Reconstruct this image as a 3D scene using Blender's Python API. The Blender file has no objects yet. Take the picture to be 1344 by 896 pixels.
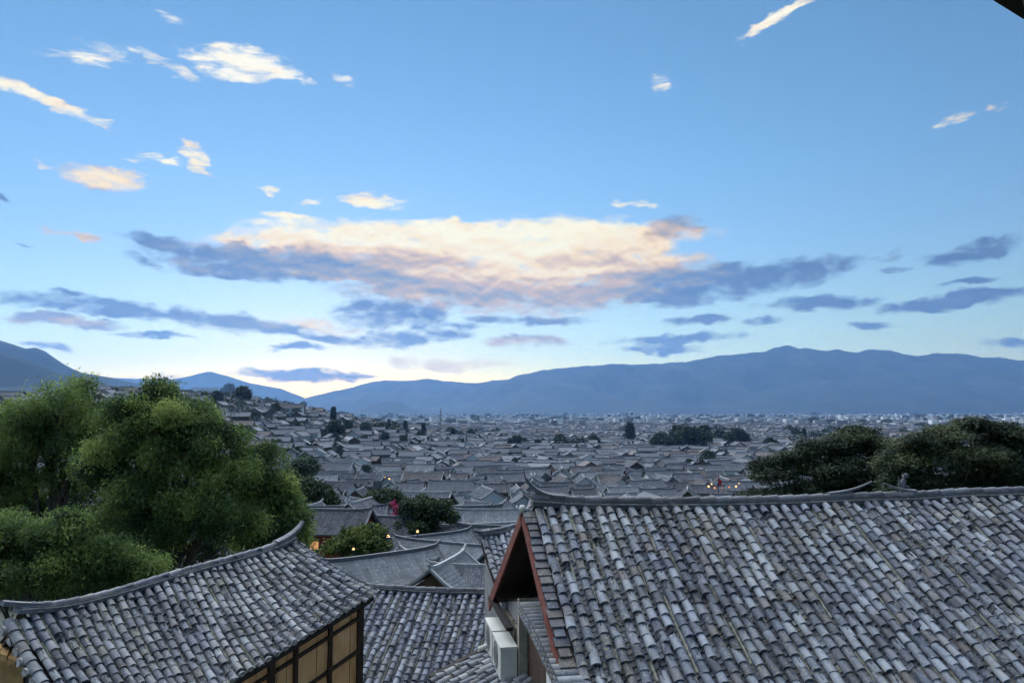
import bpy, bmesh, math, random
import numpy as np
from mathutils import Vector, Matrix, noise as mn

scene = bpy.context.scene
R = math.radians
CAM_Z = 30.0
FPX = 970.0                     # focal length in photo pixels (1344 wide)
PITCH = math.atan(91 / FPX)
cP, sP = math.cos(PITCH), math.sin(PITCH)

# ------------------------------------------------------------------ camera
cd = bpy.data.cameras.new('camera'); cam = bpy.data.objects.new('camera', cd)
scene.collection.objects.link(cam)
cam.location = (0, 0, CAM_Z)
cam.rotation_euler = (R(90) + PITCH, 0, 0)
cd.sensor_width = 36.0; cd.lens = FPX / 1344 * 36.0
cd.clip_start = 0.05; cd.clip_end = 80000
scene.camera = cam

# ------------------------------------------------------------------ exposure, render settings
scene.view_settings.view_transform = 'Standard'
scene.view_settings.look = 'None'
scene.view_settings.gamma = 1.0
scene.view_settings.use_curve_mapping = False
scene.view_settings.exposure = 2.1
scene.render.engine = 'CYCLES'
cy = scene.cycles
cy.max_bounces = 8; cy.diffuse_bounces = 4; cy.glossy_bounces = 2; cy.transparent_max_bounces = 6
cy.volume_bounces = 6
cy.use_denoising = True
try:
    cy.denoiser = 'OPENIMAGEDENOISE'; cy.denoising_input_passes = 'RGB_ALBEDO_NORMAL'
except Exception: pass
cy.sample_clamp_indirect = 3.0
cy.use_adaptive_sampling = True; cy.adaptive_threshold = 0.02; cy.adaptive_min_samples = 8

def lin(r, g, b):
    f = lambda c: (c/255/12.92 if c/255 <= 0.04045 else ((c/255+0.055)/1.055)**2.4)
    return (f(r), f(g), f(b))
def lin4(r, g, b): return (*lin(r, g, b), 1.0)

def ray(px, py):
    """direction of a photo pixel, scaled so that y (depth) is one"""
    x = (px-672)/FPX; z = -(py-448)/FPX
    v = Vector((x, cP - z*sP, sP + z*cP))
    return v / v.y
def at(px, py, Y):
    v = ray(px, py) * Y
    return Vector((v.x, v.y, v.z + CAM_Z))
def proj(P):
    x, y, z = P[0], P[1], P[2]-CAM_Z
    d = y*cP + z*sP; u = -y*sP + z*cP
    if d <= 0: return (-9999, -9999)
    return (672 + FPX*x/d, 448 - FPX*u/d)

# ------------------------------------------------------------------ node helper
class NT:
    def __init__(s, tree): s.t = tree; s.n = tree.nodes; s.l = tree.links
    def node(s, typ, **kw):
        n = s.n.new(typ)
        for k, v in kw.items(): setattr(n, k, v)
        return n
    def put(s, sock, v):
        if v is None: return
        if hasattr(v, 'is_output') or isinstance(v, bpy.types.NodeSocket): s.l.new(v, sock)
        else: sock.default_value = v
    def math(s, op, a, b=None, c=None, clamp=False):
        n = s.node('ShaderNodeMath', operation=op, use_clamp=clamp)
        s.put(n.inputs[0], a); s.put(n.inputs[1], b)
        if c is not None: s.put(n.inputs[2], c)
        return n.outputs[0]
    def vmath(s, op, a, b=None, scale=None):
        n = s.node('ShaderNodeVectorMath', operation=op)
        s.put(n.inputs[0], a)
        if b is not None: s.put(n.inputs[1], b)
        if scale is not None: s.put(n.inputs['Scale'], scale)
        return n.outputs['Value'] if op in ('LENGTH', 'DOT_PRODUCT', 'DISTANCE') else n.outputs[0]
    def noise(s, vec, scale, detail=4, rough=0.5, dist=0.0, out='Fac'):
        n = s.node('ShaderNodeTexNoise')
        if vec is not None: s.put(n.inputs['Vector'], vec)
        n.inputs['Scale'].default_value = scale; n.inputs['Detail'].default_value = detail
        n.inputs['Roughness'].default_value = rough; n.inputs['Distortion'].default_value = dist
        return n.outputs[out]
    def ramp(s, fac, stops, interp='LINEAR'):
        n = s.node('ShaderNodeValToRGB'); cr = n.color_ramp; cr.interpolation = interp
        while len(cr.elements) > 1: cr.elements.remove(cr.elements[-1])
        for i, (p, c) in enumerate(stops):
            e = cr.elements[0] if i == 0 else cr.elements.new(p)
            e.position = p; e.color = c if len(c) == 4 else (*c, 1)
        s.put(n.inputs[0], fac)
        return n.outputs[0]
    def mix(s, fac, a, b, blend='MIX'):
        n = s.node('ShaderNodeMix', data_type='RGBA', blend_type=blend)
        s.put(n.inputs[0], fac)
        s.put(n.inputs[6], a); s.put(n.inputs[7], b)
        return n.outputs[2]
    def rng(s, v, a, b, c=0.0, d=1.0, smooth=False):
        n = s.node('ShaderNodeMapRange'); n.clamp = True
        if smooth: n.interpolation_type = 'SMOOTHSTEP'
        s.put(n.inputs[0], v)
        for i, q in enumerate((a, b, c, d)): s.put(n.inputs[i+1], q)
        return n.outputs[0]
    def comb(s, x, y, z):
        n = s.node('ShaderNodeCombineXYZ')
        for i, q in enumerate((x, y, z)): s.put(n.inputs[i], q)
        return n.outputs[0]
    def sep(s, v):
        n = s.node('ShaderNodeSeparateXYZ'); s.put(n.inputs[0], v); return n.outputs

# ------------------------------------------------------------------ world: evening sky with clouds
SUN_EL, SUN_AZ = 1.0, -14.0       # degrees; azimuth measured from +Y towards +X
SKY_STRENGTH = 0.15
w = bpy.data.worlds.new('World'); scene.world = w; w.use_nodes = True
T = NT(w.node_tree); T.n.clear()
out = T.node('ShaderNodeOutputWorld'); bg = T.node('ShaderNodeBackground')
T.l.new(bg.outputs[0], out.inputs[0])
bg.inputs[1].default_value = SKY_STRENGTH
sky = T.node('ShaderNodeTexSky', sky_type='NISHITA')
sky.sun_disc = False
sky.sun_elevation = R(SUN_EL); sky.sun_rotation = R(SUN_AZ)
sky.altitude = 2400; sky.air_density = 1.0; sky.dust_density = 0.35; sky.ozone_density = 2.5
hs = T.node('ShaderNodeHueSaturation'); T.l.new(sky.outputs[0], hs.inputs['Color'])
hs.inputs['Saturation'].default_value = 0.91; hs.inputs['Value'].default_value = 1.0
gm = T.node('ShaderNodeGamma'); T.l.new(hs.outputs[0], gm.inputs[0]); gm.inputs[1].default_value = 1.0
tcs = T.node('ShaderNodeTexCoord')
_el = T.math('MULTIPLY', T.math('ARCSINE', T.sep(tcs.outputs['Generated'])[2]), 57.29578)
sky_col = T.vmath('MULTIPLY', gm.outputs[0], T.ramp(T.rng(_el, 0.0, 30.0), [(0.0, (1.06, 0.79, 0.46)), (0.10, (0.97, 0.77, 0.49)), (0.22, (0.88, 0.77, 0.61)), (0.4, (0.80, 0.79, 0.73)), (0.6, (0.78, 0.86, 0.83)), (1.0, (0.76, 0.92, 0.90))]))
# clouds: (photo x, photo y, half width, half height, tilt, glow, cover); glow 0 slate .. 1 lit cream
CLOUDS = [
 (560,318,255,26,1,1.0,1.25),(700,335,190,48,-2,0.98,1.4),(430,322,165,27,-1,0.86,1.2),(620,378,190,34,5,0.55,1.0),
 (335,343,165,24,2,0.36,1.1),(225,325,75,11,8,0.12,1.0),(410,350,130,16,6,0.3,1.0),(800,322,120,30,-3,0.82,1.05),
 (880,299,40,15,-12,0.3,1.0),(830,352,110,30,2,0.62,1.1),(935,368,130,24,2,0.08,1.1),(1050,358,80,20,-6,0.02,1.0),
 (890,388,100,15,2,0.12,1.0),(730,385,130,24,0,0.6,1.0),(700,365,240,46,2,0.6,0.7),(560,345,150,36,2,0.6,1.0),
 (150,404,170,13,3,0.08,1.0),(310,424,130,15,6,0.25,1.0),(90,420,110,7,3,0.4,0.9),(520,410,95,23,-3,0.1,0.95),
 (545,440,95,15,-6,0.1,0.95),(700,420,95,8,0,0.2,0.9),(104,388,42,8,6,0.0,1.0),(215,440,55,5,2,0.05,1.0),
 (890,444,95,9,-2,0.05,1.0),(870,458,60,8,0,0.05,1.0),(1090,398,90,12,0,0.0,1.05),(1270,394,120,11,-3,0.0,1.05),
 (1262,333,72,13,-6,0.0,1.0),(1265,372,44,6,0,0.05,0.95),(1150,427,42,6,0,0.05,0.95),(1322,451,38,8,0,0.05,1.0),
 (690,447,60,10,3,0.45,0.9),(405,493,105,8,-1,0.12,1.0),(925,420,55,7,-3,0.1,0.9),(388,458,45,5,0,0.1,0.9),
 (1000,423,24,6,0,0.1,0.9),(590,478,130,9,0,0.78,0.8),(1180,357,20,5,0,0.05,0.9),(1090,345,60,8,-6,0.05,0.8),
 (520,337,140,14,3,0.2,1.6),(770,340,85,14,-4,0.32,1.5),(690,316,70,13,0,1.0,1.6),(600,302,100,14,0,1.0,1.4),(470,306,80,13,-4,1.0,1.3),(745,303,95,12,-2,1.0,1.4),(820,306,60,10,-4,0.95,1.1),
 (690,352,70,14,0,0.9,1.4),(440,360,100,8,4,0.75,1.2),(900,366,70,18,0,0.25,1.2),(410,345,140,14,5,0.12,1.55),(330,345,150,22,2,0.14,1.4),(730,386,160,20,0,0.36,1.1),(610,386,190,22,2,0.40,1.0),(840,374,95,22,2,0.25,1.4),(560,362,120,12,3,0.5,1.4),
 (400,440,110,10,5,0.12,0.8),(420,428,70,8,6,0.75,0.7),(1170,330,25,12,-30,0.2,0.55),
 (312,83,86,20,2,1.0,1.1),(120,72,75,20,-3,0.95,0.55),(215,82,55,9,14,0.95,0.8),(65,135,90,10,14,0.88,1.0),
 (405,108,17,8,20,0.95,0.8),(452,105,15,7,0,0.95,0.5),(140,232,62,17,5,0.72,1.1),(62,219,17,8,0,0.9,0.8),
 (200,210,58,8,-4,0.97,0.85),(256,207,34,14,35,0.86,1.0),(352,249,24,6,0,0.95,0.8),(484,264,54,9,-1,0.97,0.95),
 (380,283,48,6,3,1.0,0.9),(832,269,38,5,0,1.0,0.85),(6,260,14,8,0,0.05,0.9),(95,308,38,9,9,0.6,0.8),
 (1030,17,72,8,-22,0.95,0.85),(872,108,20,12,35,0.95,0.5),(1265,157,44,8,-14,0.92,0.6),(225,25,24,11,10,0.95,0.5),
 (190,345,45,6,14,0.2,0.7),(28,318,22,4,5,0.2,0.6),(1330,137,18,6,20,0.92,0.4),(415,262,20,6,0,0.95,0.6),(1255,205,24,6,-5,0.3,0.35),
 (250,500,90,5,2,0.62,0.7),(190,495,60,5,0,0.5,0.7),(70,455,40,6,6,0.3,0.7),
]
def azel(px, py):
    v = ray(px, py).normalized()
    return math.degrees(math.atan2(v.x, v.y)), math.degrees(math.asin(v.z))
tcw = T.node('ShaderNodeTexCoord')
dx, dy, dz = T.sep(tcw.outputs['Generated'])
az = T.math('MULTIPLY', T.math('ARCTAN2', dx, dy), 57.29578)
el = T.math('MULTIPLY', T.math('ARCSINE', dz), 57.29578)
PS = T.comb(T.math('MULTIPLY', az, 0.6), T.math('MULTIPLY', el, 1.2), 3.7)      # stretched lengthwise
nc = T.noise(PS, 0.42, 2, 0.5, 0.0, 'Color')
nf = T.noise(PS, 1.7, 4, 0.6, 0.0, 'Color')
W1 = T.vmath('MULTIPLY', T.vmath('SUBTRACT', nc, (0.5, 0.5, 0.5)), (4.2, 1.5, 0))
W2 = T.vmath('MULTIPLY', T.vmath('SUBTRACT', nf, (0.5, 0.5, 0.5)), (1.6, 0.8, 0))
PW = T.vmath('ADD', T.vmath('ADD', T.comb(az, el, 1.0), W1), W2)
E = None; TS = None; WS = None
for (px, py, rx, ry, tilt, glow, cov) in CLOUDS:
    a0, e0 = azel(px, py)
    ax = (azel(px+rx, py)[0]-azel(px-rx, py)[0])/2*1.16
    ey = (azel(px, py-ry)[1]-azel(px, py+ry)[1])/2*1.24
    ct, st = math.cos(R(-tilt)), math.sin(R(-tilt))
    A = (ct/ax, st/ax, -(a0*ct+e0*st)/ax); B = (-st/ey, ct/ey, -(-a0*st+e0*ct)/ey)
    u = T.vmath('DOT_PRODUCT', PW, A); v = T.vmath('DOT_PRODUCT', PW, B)
    q = T.math('MULTIPLY_ADD', v, v, T.math('MULTIPLY', u, u))
    f = T.math('MULTIPLY_ADD', q, -cov, cov, clamp=True)     # cover at the centre, 0 at the rim
    E = f if E is None else T.math('MAXIMUM', E, f)
    f2 = T.math('MULTIPLY', f, f)
    TS = T.math('MULTIPLY', f2, glow) if TS is None else T.math('MULTIPLY_ADD', f2, glow, TS)
    WS = f2 if WS is None else T.math('ADD', WS, f2)
tint = T.math('DIVIDE', TS, T.math('MAXIMUM', WS, 0.001))
nA = T.noise(PS, 0.9, 8, 0.56, 0.25)
PL = T.vmath('ADD', PS, (0.0, 0.0, 9.1))
nB = T.noise(PL, 0.6, 4, 0.5, 0.15)
nC = T.noise(T.vmath('ADD', PL, (0.04, 0.38, 0.0)), 0.6, 4, 0.5, 0.15)
dens = T.math('ADD', E, T.math('MULTIPLY', T.math('SUBTRACT', nA, 0.55), 2.0))
PW2 = T.comb(T.math('MULTIPLY_ADD', el, 0.55, T.math('MULTIPLY', az, 0.42)), T.math('MULTIPLY_ADD', az, -0.25, T.math('MULTIPLY', el, 1.9)), 1.3)
nS = T.noise(PW2, 0.75, 7, 0.62, 0.5)
hi = T.rng(el, 13.0, 17.0)
dens_hi = T.math('ADD', T.math('MULTIPLY', E, 0.95), T.math('MULTIPLY', T.math('SUBTRACT', nS, 0.56), 3.2))
dens = T.math('ADD', T.math('MULTIPLY', dens, T.math('SUBTRACT', 1.0, hi)), T.math('MULTIPLY', dens_hi, hi))
alpha = T.math('POWER', T.rng(dens, 0.02, 0.72), 1.2)
alpha = T.math('MULTIPLY', alpha, T.rng(E, 0.0, 0.55, smooth=True))
relief = T.math('MULTIPLY', T.math('SUBTRACT', nB, nC), 0.95)
fine = T.math('MULTIPLY', T.math('SUBTRACT', nA, 0.5), -0.22)
lit = T.math('ADD', T.math('ADD', tint, relief), fine, clamp=True)
KW = 1.0/(SKY_STRENGTH*2**scene.view_settings.exposure)
def kc(r, g, b): return tuple(c*KW*1.1*k for c, k in zip(lin(r, g, b), (1.04, 1.0, 0.92)))
ccol = T.ramp(lit, [(0.0, kc(76, 104, 148)), (0.2, kc(96, 118, 156)), (0.4, kc(150, 148, 150)), (0.58, kc(206, 176, 146)), (0.76, kc(250, 222, 170)), (1.0, kc(255, 247, 210))])
# the high thin clouds are whiter than the ones low in the sunset
ccol = T.mix(T.rng(el, 17.0, 24.0), ccol, T.mix(T.math('MULTIPLY', lit, 0.45), ccol, (*kc(250, 250, 250), 1)))
sky_col = T.mix(T.math('MULTIPLY', alpha, 0.94), sky_col, ccol)

T.put(bg.inputs[0], sky_col)
w.cycles.sampling_method = 'NONE'

# ------------------------------------------------------------------ sun: added soft fill lamp, set far above the twilight glow
sl = bpy.data.lights.new('fill_sun', 'SUN'); so = bpy.data.objects.new('fill_sun', sl)
scene.collection.objects.link(so)
sl.energy = 1.35; sl.angle = R(100); sl.color = (0.90, 0.95, 1.0)    # broad fill added to lift the dark foreground, no hard shadows
LAMP_EL = 52.0
sd = Vector((math.sin(R(SUN_AZ-16))*math.cos(R(LAMP_EL)), math.cos(R(SUN_AZ-16))*math.cos(R(LAMP_EL)), math.sin(R(LAMP_EL))))
so.rotation_euler = (-sd).to_track_quat('-Z', 'Y').to_euler()

# ------------------------------------------------------------------ materials
MATS = {}
def material(name, build, rough=0.85, spec=0.3):
    if name in MATS: return MATS[name]
    m = bpy.data.materials.new(name); m.use_nodes = True
    t = NT(m.node_tree); b = t.n['Principled BSDF']
    b.inputs['Roughness'].default_value = rough
    b.inputs['Specular IOR Level'].default_value = spec
    build(t, b)
    MATS[name] = m
    return m
def obj_co(t): return t.node('ShaderNodeTexCoord').outputs['Object']
def attr(t, name): return t.node('ShaderNodeAttribute', attribute_name=name).outputs['Fac']
def bump(t, b, h, strength=0.3, dist=0.02):
    n = t.node('ShaderNodeBump'); n.inputs['Strength'].default_value = strength; n.inputs['Distance'].default_value = dist
    t.put(n.inputs['Height'], h); t.l.new(n.outputs[0], b.inputs['Normal'])

def plain(name, col, var=0.25, scale=3.0, rough=0.85, bstr=0.15, stain=None):
    def f(t, b):
        co = obj_co(t); n = t.noise(co, scale, 6, 0.6)
        lo = tuple(c*(1-var) for c in col); hi = tuple(min(1, c*(1+var)) for c in col)
        c = t.ramp(n, [(0.3, lo), (0.7, hi)])
        if stain:
            s = t.rng(t.noise(co, scale*0.35, 5, 0.65), 0.52, 0.68)
            c = t.mix(t.math('MULTIPLY', s, 0.6), c, (*stain, 1))
        t.put(b.inputs['Base Color'], c)
        bump(t, b, n, bstr, 0.02)
    return material(name, f, rough)

def tile_mat(name, dark, mid, light, warm, lichen=0.5, scale=1.0, mortar=0.35):
    """grey clay tile: every tile its own tone, with lichen specks, lime streaks and soot"""
    def f(t, b):
        co = obj_co(t); tone = attr(t, 'tone'); hue = attr(t, 'hue')
        n1 = t.noise(co, 7*scale, 5, 0.65); n2 = t.noise(co, 32*scale, 4, 0.6)
        v = t.math('ADD', t.math('MULTIPLY', tone, 0.60), t.math('ADD', t.math('MULTIPLY', n1, 0.34), t.math('MULTIPLY', t.math('SUBTRACT', n2, 0.4), 0.35)))
        c = t.ramp(v, [(0.12, dark), (0.45, mid), (0.82, light)])
        c = t.mix(t.rng(hue, 0.80, 1.0), c, t.mix(0.72, c, (*warm, 1)))
        # lime wash and mortar smears
        n3 = t.noise(co, 11*scale, 6, 0.7)
        lw = t.math('MULTIPLY', t.rng(n3, 0.55, 0.66), mortar)
        c = t.mix(lw, c, (0.42, 0.41, 0.38, 1))
        # yellow lichen in patches
        pat = t.rng(t.noise(co, 1.1*scale, 3, 0.5), 0.42, 0.6)
        li = t.math('MULTIPLY', t.math('MULTIPLY', t.rng(n2, 0.53, 0.63), pat), lichen)
        c = t.mix(li, c, (0.34, 0.31, 0.13, 1))
        so = t.math('MULTIPLY', t.rng(t.noise(co, 1.7*scale, 5, 0.65), 0.48, 0.66), 0.5)
        c = t.mix(so, c, (dark[0]*1.7, dark[1]*1.35, dark[2]*0.95, 1))
        t.put(b.inputs['Base Color'], c)
        t.put(b.inputs['Roughness'], t.rng(n1, 0.3, 0.7, 0.42, 0.75))
        bump(t, b, t.math('ADD', n2, n1), 0.35, 0.012)
    return material(name, f, 0.7, 0.4)

M_TILE_R = tile_mat('slate_tile', (0.018, 0.022, 0.035), (0.088, 0.102, 0.138), (0.33, 0.35, 0.39), (0.15, 0.122, 0.108), 0.6)
M_TILE_L = tile_mat('weathered_tile', (0.025, 0.028, 0.040), (0.115, 0.124, 0.155), (0.34, 0.345, 0.36), (0.17, 0.145, 0.125), 0.75, 1.1, 0.5)
M_TILE_M = tile_mat('blue_tile', (0.022, 0.028, 0.05), (0.084, 0.098, 0.142), (0.29, 0.31, 0.36), (0.15, 0.14, 0.14), 0.35, 0.8, 0.5)
M_RIDGE = tile_mat('ridge_tile', (0.035, 0.038, 0.05), (0.085, 0.09, 0.11), (0.22, 0.225, 0.24), (0.12, 0.11, 0.10), 0.25)
M_MORTAR = plain('mortar', (0.30, 0.285, 0.26), 0.4, 14, 0.9, 0.4, (0.07, 0.065, 0.06))
M_UNDER = plain('roof_underside', (0.035, 0.028, 0.024), 0.3, 5)
M_DWOOD = plain('dark_wood', (0.06, 0.036, 0.024), 0.4, 6)
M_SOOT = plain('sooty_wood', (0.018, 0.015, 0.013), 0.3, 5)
M_RED = plain('red_paint', (0.155, 0.042, 0.03), 0.45, 9, 0.75, 0.3, (0.22, 0.13, 0.105))
M_WHITE = plain('white_plaster', (0.62, 0.62, 0.60), 0.12, 2.0, 0.9, 0.1, (0.36, 0.35, 0.33))
M_GREYW = plain('grey_plaster', (0.26, 0.255, 0.245), 0.2, 3.0, 0.9, 0.15, (0.13, 0.125, 0.12))
M_MUD = plain('mud_brick', (0.42, 0.25, 0.095), 0.3, 5.0, 0.95, 0.4, (0.2, 0.12, 0.065))
M_ACW = plain('cream_enamel', (0.60, 0.585, 0.52), 0.06, 2.0, 0.45, 0.03, (0.42, 0.40, 0.35))
M_METAL = plain('dull_metal', (0.20, 0.20, 0.20), 0.2, 5, 0.5)
def _ply(t, b):
    co = obj_co(t)
    g = t.node('ShaderNodeMapping'); t.put(g.inputs[0], co); g.inputs['Scale'].default_value = (2.2, 2.2, 0.55)
    n = t.noise(g.outputs[0], 3.0, 6, 0.65, 1.2); n2 = t.noise(co, 1.3, 3, 0.5)
    c = t.ramp(t.math('ADD', t.math('MULTIPLY', n, 0.7), t.math('MULTIPLY', n2, 0.3)), [(0.3, (0.55, 0.27, 0.10)), (0.52, (0.78, 0.43, 0.18)), (0.72, (0.86, 0.55, 0.28))])
    t.put(b.inputs['Base Color'], c); bump(t, b, n, 0.15, 0.01)
M_PLY = material('orange_board', _ply, 0.7)

# ------------------------------------------------------------------ mesh helpers
class MB:
    """collects quads / tubes / boxes and links them as one mesh object"""
    def __init__(s): s.v = []; s.f = []; s.tone = []; s.hue = []; s.smooth = []; s.mi = []
    def face(s, pts, tone=0.5, hue=0.5, sm=False):
        i = len(s.v); s.v += [tuple(p) for p in pts]; s.f.append(tuple(range(i, i+len(pts)))); s.tone.append(tone); s.hue.append(hue); s.smooth.append(sm)
    def grid(s, rows, tone=0.5, hue=0.5, sm=False, closed=False):
        i = len(s.v); m = len(rows[0])
        for r in rows: s.v += [tuple(p) for p in r]
        for a in range(len(rows)-1):
            for b in range(m if closed else m-1):
                b2 = (b+1) % m
                s.f.append((i+a*m+b, i+a*m+b2, i+(a+1)*m+b2, i+(a+1)*m+b)); s.tone.append(tone); s.hue.append(hue); s.smooth.append(sm)
    def obox(s, c, ax, ay, az, tone=0.5, hue=0.5):
        """box from centre and three half-axis vectors"""
        c, ax, ay, az = Vector(c), Vector(ax), Vector(ay), Vector(az)
        p = [c+ax*i+ay*j+az*k for k in (-1, 1) for j in (-1, 1) for i in (-1, 1)]
        i0 = len(s.v); s.v += [tuple(q) for q in p]
        for q in ((0, 2, 3, 1), (4, 5, 7, 6), (0, 1, 5, 4), (2, 6, 7, 3), (0, 4, 6, 2), (1, 3, 7, 5)):
            s.f.append(tuple(i0+k for k in q)); s.tone.append(tone); s.hue.append(hue); s.smooth.append(False)
    def box(s, x0, x1, y0, y1, z0, z1, tone=0.5, hue=0.5):
        s.obox(((x0+x1)/2, (y0+y1)/2, (z0+z1)/2), ((x1-x0)/2, 0, 0), (0, (y1-y0)/2, 0), (0, 0, (z1-z0)/2), tone, hue)
    def beam(s, a, b, wid, hei, up=Vector((0, 0, 1)), tone=0.5, hue=0.5):
        a, b = Vector(a), Vector(b); d = (b-a); L = d.length; d.normalize()
        side = d.cross(up).normalized(); u2 = side.cross(d)
        s.obox((a+b)/2, d*(L/2), side*(wid/2), u2*(hei/2), tone, hue)
    def tube(s, pts, rad, n=8, tone=0.5, hue=0.5, caps=True, sm=True):
        rows = []; prev = None
        for k, p in enumerate(pts):
            p = Vector(p); a = Vector(pts[max(0, k-1)]); b = Vector(pts[min(len(pts)-1, k+1)])
            d = (b-a).normalized()
            ref = Vector((0, 0, 1)) if abs(d.z) < 0.9 else Vector((1, 0, 0))
            x = d.cross(ref).normalized(); y = x.cross(d)
            if prev is not None and x.dot(prev) < 0: pass
            prev = x
            r = rad[k] if isinstance(rad, (list, tuple)) else rad
            rows.append([p + x*math.cos(6.28318*j/n)*r + y*math.sin(6.28318*j/n)*r for j in range(n)])
        s.grid(rows, tone, hue, sm, closed=True)
        if caps: s.face(list(reversed(rows[0])), tone, hue); s.face(rows[-1], tone, hue)
    def merge(s, o, idx):
        i = len(s.v); s.mi += [0]*(len(s.f)-len(s.mi)); s.v += o.v; s.f += [tuple(k+i for k in q) for q in o.f]
        s.tone += o.tone; s.hue += o.hue; s.smooth += o.smooth; s.mi += [idx]*len(o.f); return s
    def build(s, name, mat, parent=None, origin=None):
        me = bpy.data.meshes.new(name)
        if origin is not None:
            o = Vector(origin); vs = [(a-o.x, b-o.y, c-o.z) for a, b, c in s.v]
        else: vs = s.v
        me.from_pydata(vs, [], s.f)
        for nm, arr in (('tone', s.tone), ('hue', s.hue)):
            at_ = me.attributes.new(nm, 'FLOAT', 'FACE'); at_.data.foreach_set('value', arr)
        me.polygons.foreach_set('use_smooth', s.smooth)
        for q in (mat if isinstance(mat, list) else [mat]): me.materials.append(q)
        if s.mi: me.polygons.foreach_set('material_index', s.mi+[0]*(len(s.f)-len(s.mi)))
        me.update()
        return link(name, me, parent)
def link(name, me, parent=None):
    o = bpy.data.objects.new(name, me); scene.collection.objects.link(o)
    if parent is not None: o.parent = parent
    return o
def tag(o, label=None, cat=None, group=None, kind=None):
    if label: o['label'] = label
    if cat: o['category'] = cat
    if group: o['group'] = group
    if kind: o['kind'] = kind
    return o
def empty(name, label, cat, loc=(0, 0, 0), rz=0.0, group=None):
    o = bpy.data.objects.new(name, None); scene.collection.objects.link(o)
    o.location = loc; o.rotation_euler = (0, 0, rz); o.empty_display_size = 0.3
    return tag(o, label, cat, group)
CHILDREN = {}
def copy_tree(o, parent=None):
    c = o.copy(); scene.collection.objects.link(c)
    if parent is not None: c.parent = parent
    for ch in list(o.children): copy_tree(ch, c)
    return c

def ss(x): x = max(0.0, min(1.0, x)); return x*x*(3-2*x)

# ------------------------------------------------------------------ the ground
def ground(x, y):
    k = max(0.0, min(1.0, 1-(y-15)/185)); near = 21*k**1.6
    hill = 39*ss((-12-x)/250)*(1-0.62*ss((-205-x)/200))*ss((y-170)/260)*(1-ss((y-560)/500))
    return near + hill
def _gl(a, b, fine, r):   # graded grid lines: fine near zero, coarse far away
    xs = [0.0]; st = fine
    while xs[-1] < b: xs.append(xs[-1]+st); st *= r
    ys = [0.0]; st = fine
    while ys[-1] > a: ys.append(ys[-1]-st); st *= r
    xs[-1] = b; ys[-1] = a
    return sorted(set(ys+xs))
gx = _gl(-15500, 15500, 8, 1.06); gy = _gl(-4500, 11600, 6, 1.05)
g = MB(); g.grid([[(x, y, ground(x, y)) for x in gx] for y in gy], sm=True)
def _gmat(t, b):
    co = obj_co(t)
    n = t.noise(co, 0.004, 6, 0.6); n2 = t.noise(co, 0.15, 4, 0.6)
    c = t.ramp(n, [(0.35, (0.045, 0.055, 0.035)), (0.5, (0.09, 0.09, 0.075)), (0.62, (0.16, 0.16, 0.145))])
    c = t.mix(t.rng(n2, 0.4, 0.7), c, t.mix(0.5, c, (0.05, 0.05, 0.045, 1)))
    t.put(b.inputs['Base Color'], c)
tag(g.build('ground', material('valley_ground', _gmat, 0.95)), kind='structure')

# ------------------------------------------------------------------ mountains: real ridges at their distances
def _mmat(t, b):
    co = obj_co(t)
    n = t.noise(co, 0.0022, 8, 0.62); n2 = t.noise(co, 0.012, 5, 0.6)
    c = t.ramp(t.math('ADD', t.math('MULTIPLY', n, 0.65), t.math('MULTIPLY', n2, 0.35)), [(0.38, (0.012, 0.018, 0.015)), (0.52, (0.022, 0.030, 0.022)), (0.66, (0.05, 0.052, 0.04))])
    t.put(b.inputs['Base Color'], c)
M_MOUNT = material('forest_mountain', _mmat, 0.95, 0.1)
def mountain(name, D, sil, front, back, seed, jag=0.085, spur=0.34, step=60):
    xs = [p[0] for p in sil]; ys = [p[1] for p in sil]
    pxs = np.arange(xs[0], xs[-1]+1e-6, step*970/D/1.0) if D > 0 else xs
    hs = []
    for px in pxs:
        py = float(np.interp(px, xs, ys))
        q = at(px, py, D); hs.append((q.x, max(q.z, 0.0)))
    rows = []; rel = [-1, -.85, -.7, -.58, -.47, -.38, -.3, -.23, -.17, -.11, -.06, -.02, 0, .05, .12, .25, .45, .7, 1]
    for rr in rel:
        row = []
        for (x, h) in hs:
            d = rr*front if rr < 0 else rr*back
            p = (1-abs(rr)) ** (1.25 if rr < 0 else 1.1)
            n = 1-abs(mn.fractal(Vector((x/900+seed, d/1500, seed)), 0.9, 2.1, 5))*1.6
            e = abs(rr)*(1-abs(rr))*4
            z = h*p*(1 - spur*e*1.6 + spur*e*n*1.6)
            z += h*jag*mn.fractal(Vector((x/240+seed*3, d/260, 2.0)), 0.7, 2.1, 6)*(1-abs(rr))**.5 * (0.5 if rr == 0 else 1)
            row.append((x + d*0.0 , D+d, max(z, 0.0) - (4 if abs(rr) == 1 else 0)))
        rows.append(row)
    m = MB(); m.grid(rows, sm=True)
    return tag(m.build(name, M_MOUNT), kind='structure')
mountain('mountain_range', 9000, [(480, 560), (520, 553), (560, 538), (600, 520), (640, 505), (690, 490), (735, 483), (760, 481), (800, 477), (835, 479), (870, 476), (905, 474), (940, 468), (965, 464), (1000, 462), (1020, 457), (1035, 454), (1055, 457), (1080, 459), (1110, 462), (1140, 459), (1165, 461), (1200, 467), (1225, 464), (1260, 463), (1280, 468), (1310, 470), (1344, 472), (1400, 478), (1500, 470), (1700, 500), (1900, 540)], 2600, 2400, 3.3)
mountain('mountain_spur', 7900, [(540, 552), (580, 543), (630, 535), (690, 529), (740, 531), (800, 524), (850, 529), (900, 534), (960, 526), (1010, 523), (1060, 530), (1120, 527), (1180, 521), (1230, 528), (1290, 524), (1344, 518), (1450, 520), (1600, 545)], 1500, 1200, 17.0, 0.10)
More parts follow.
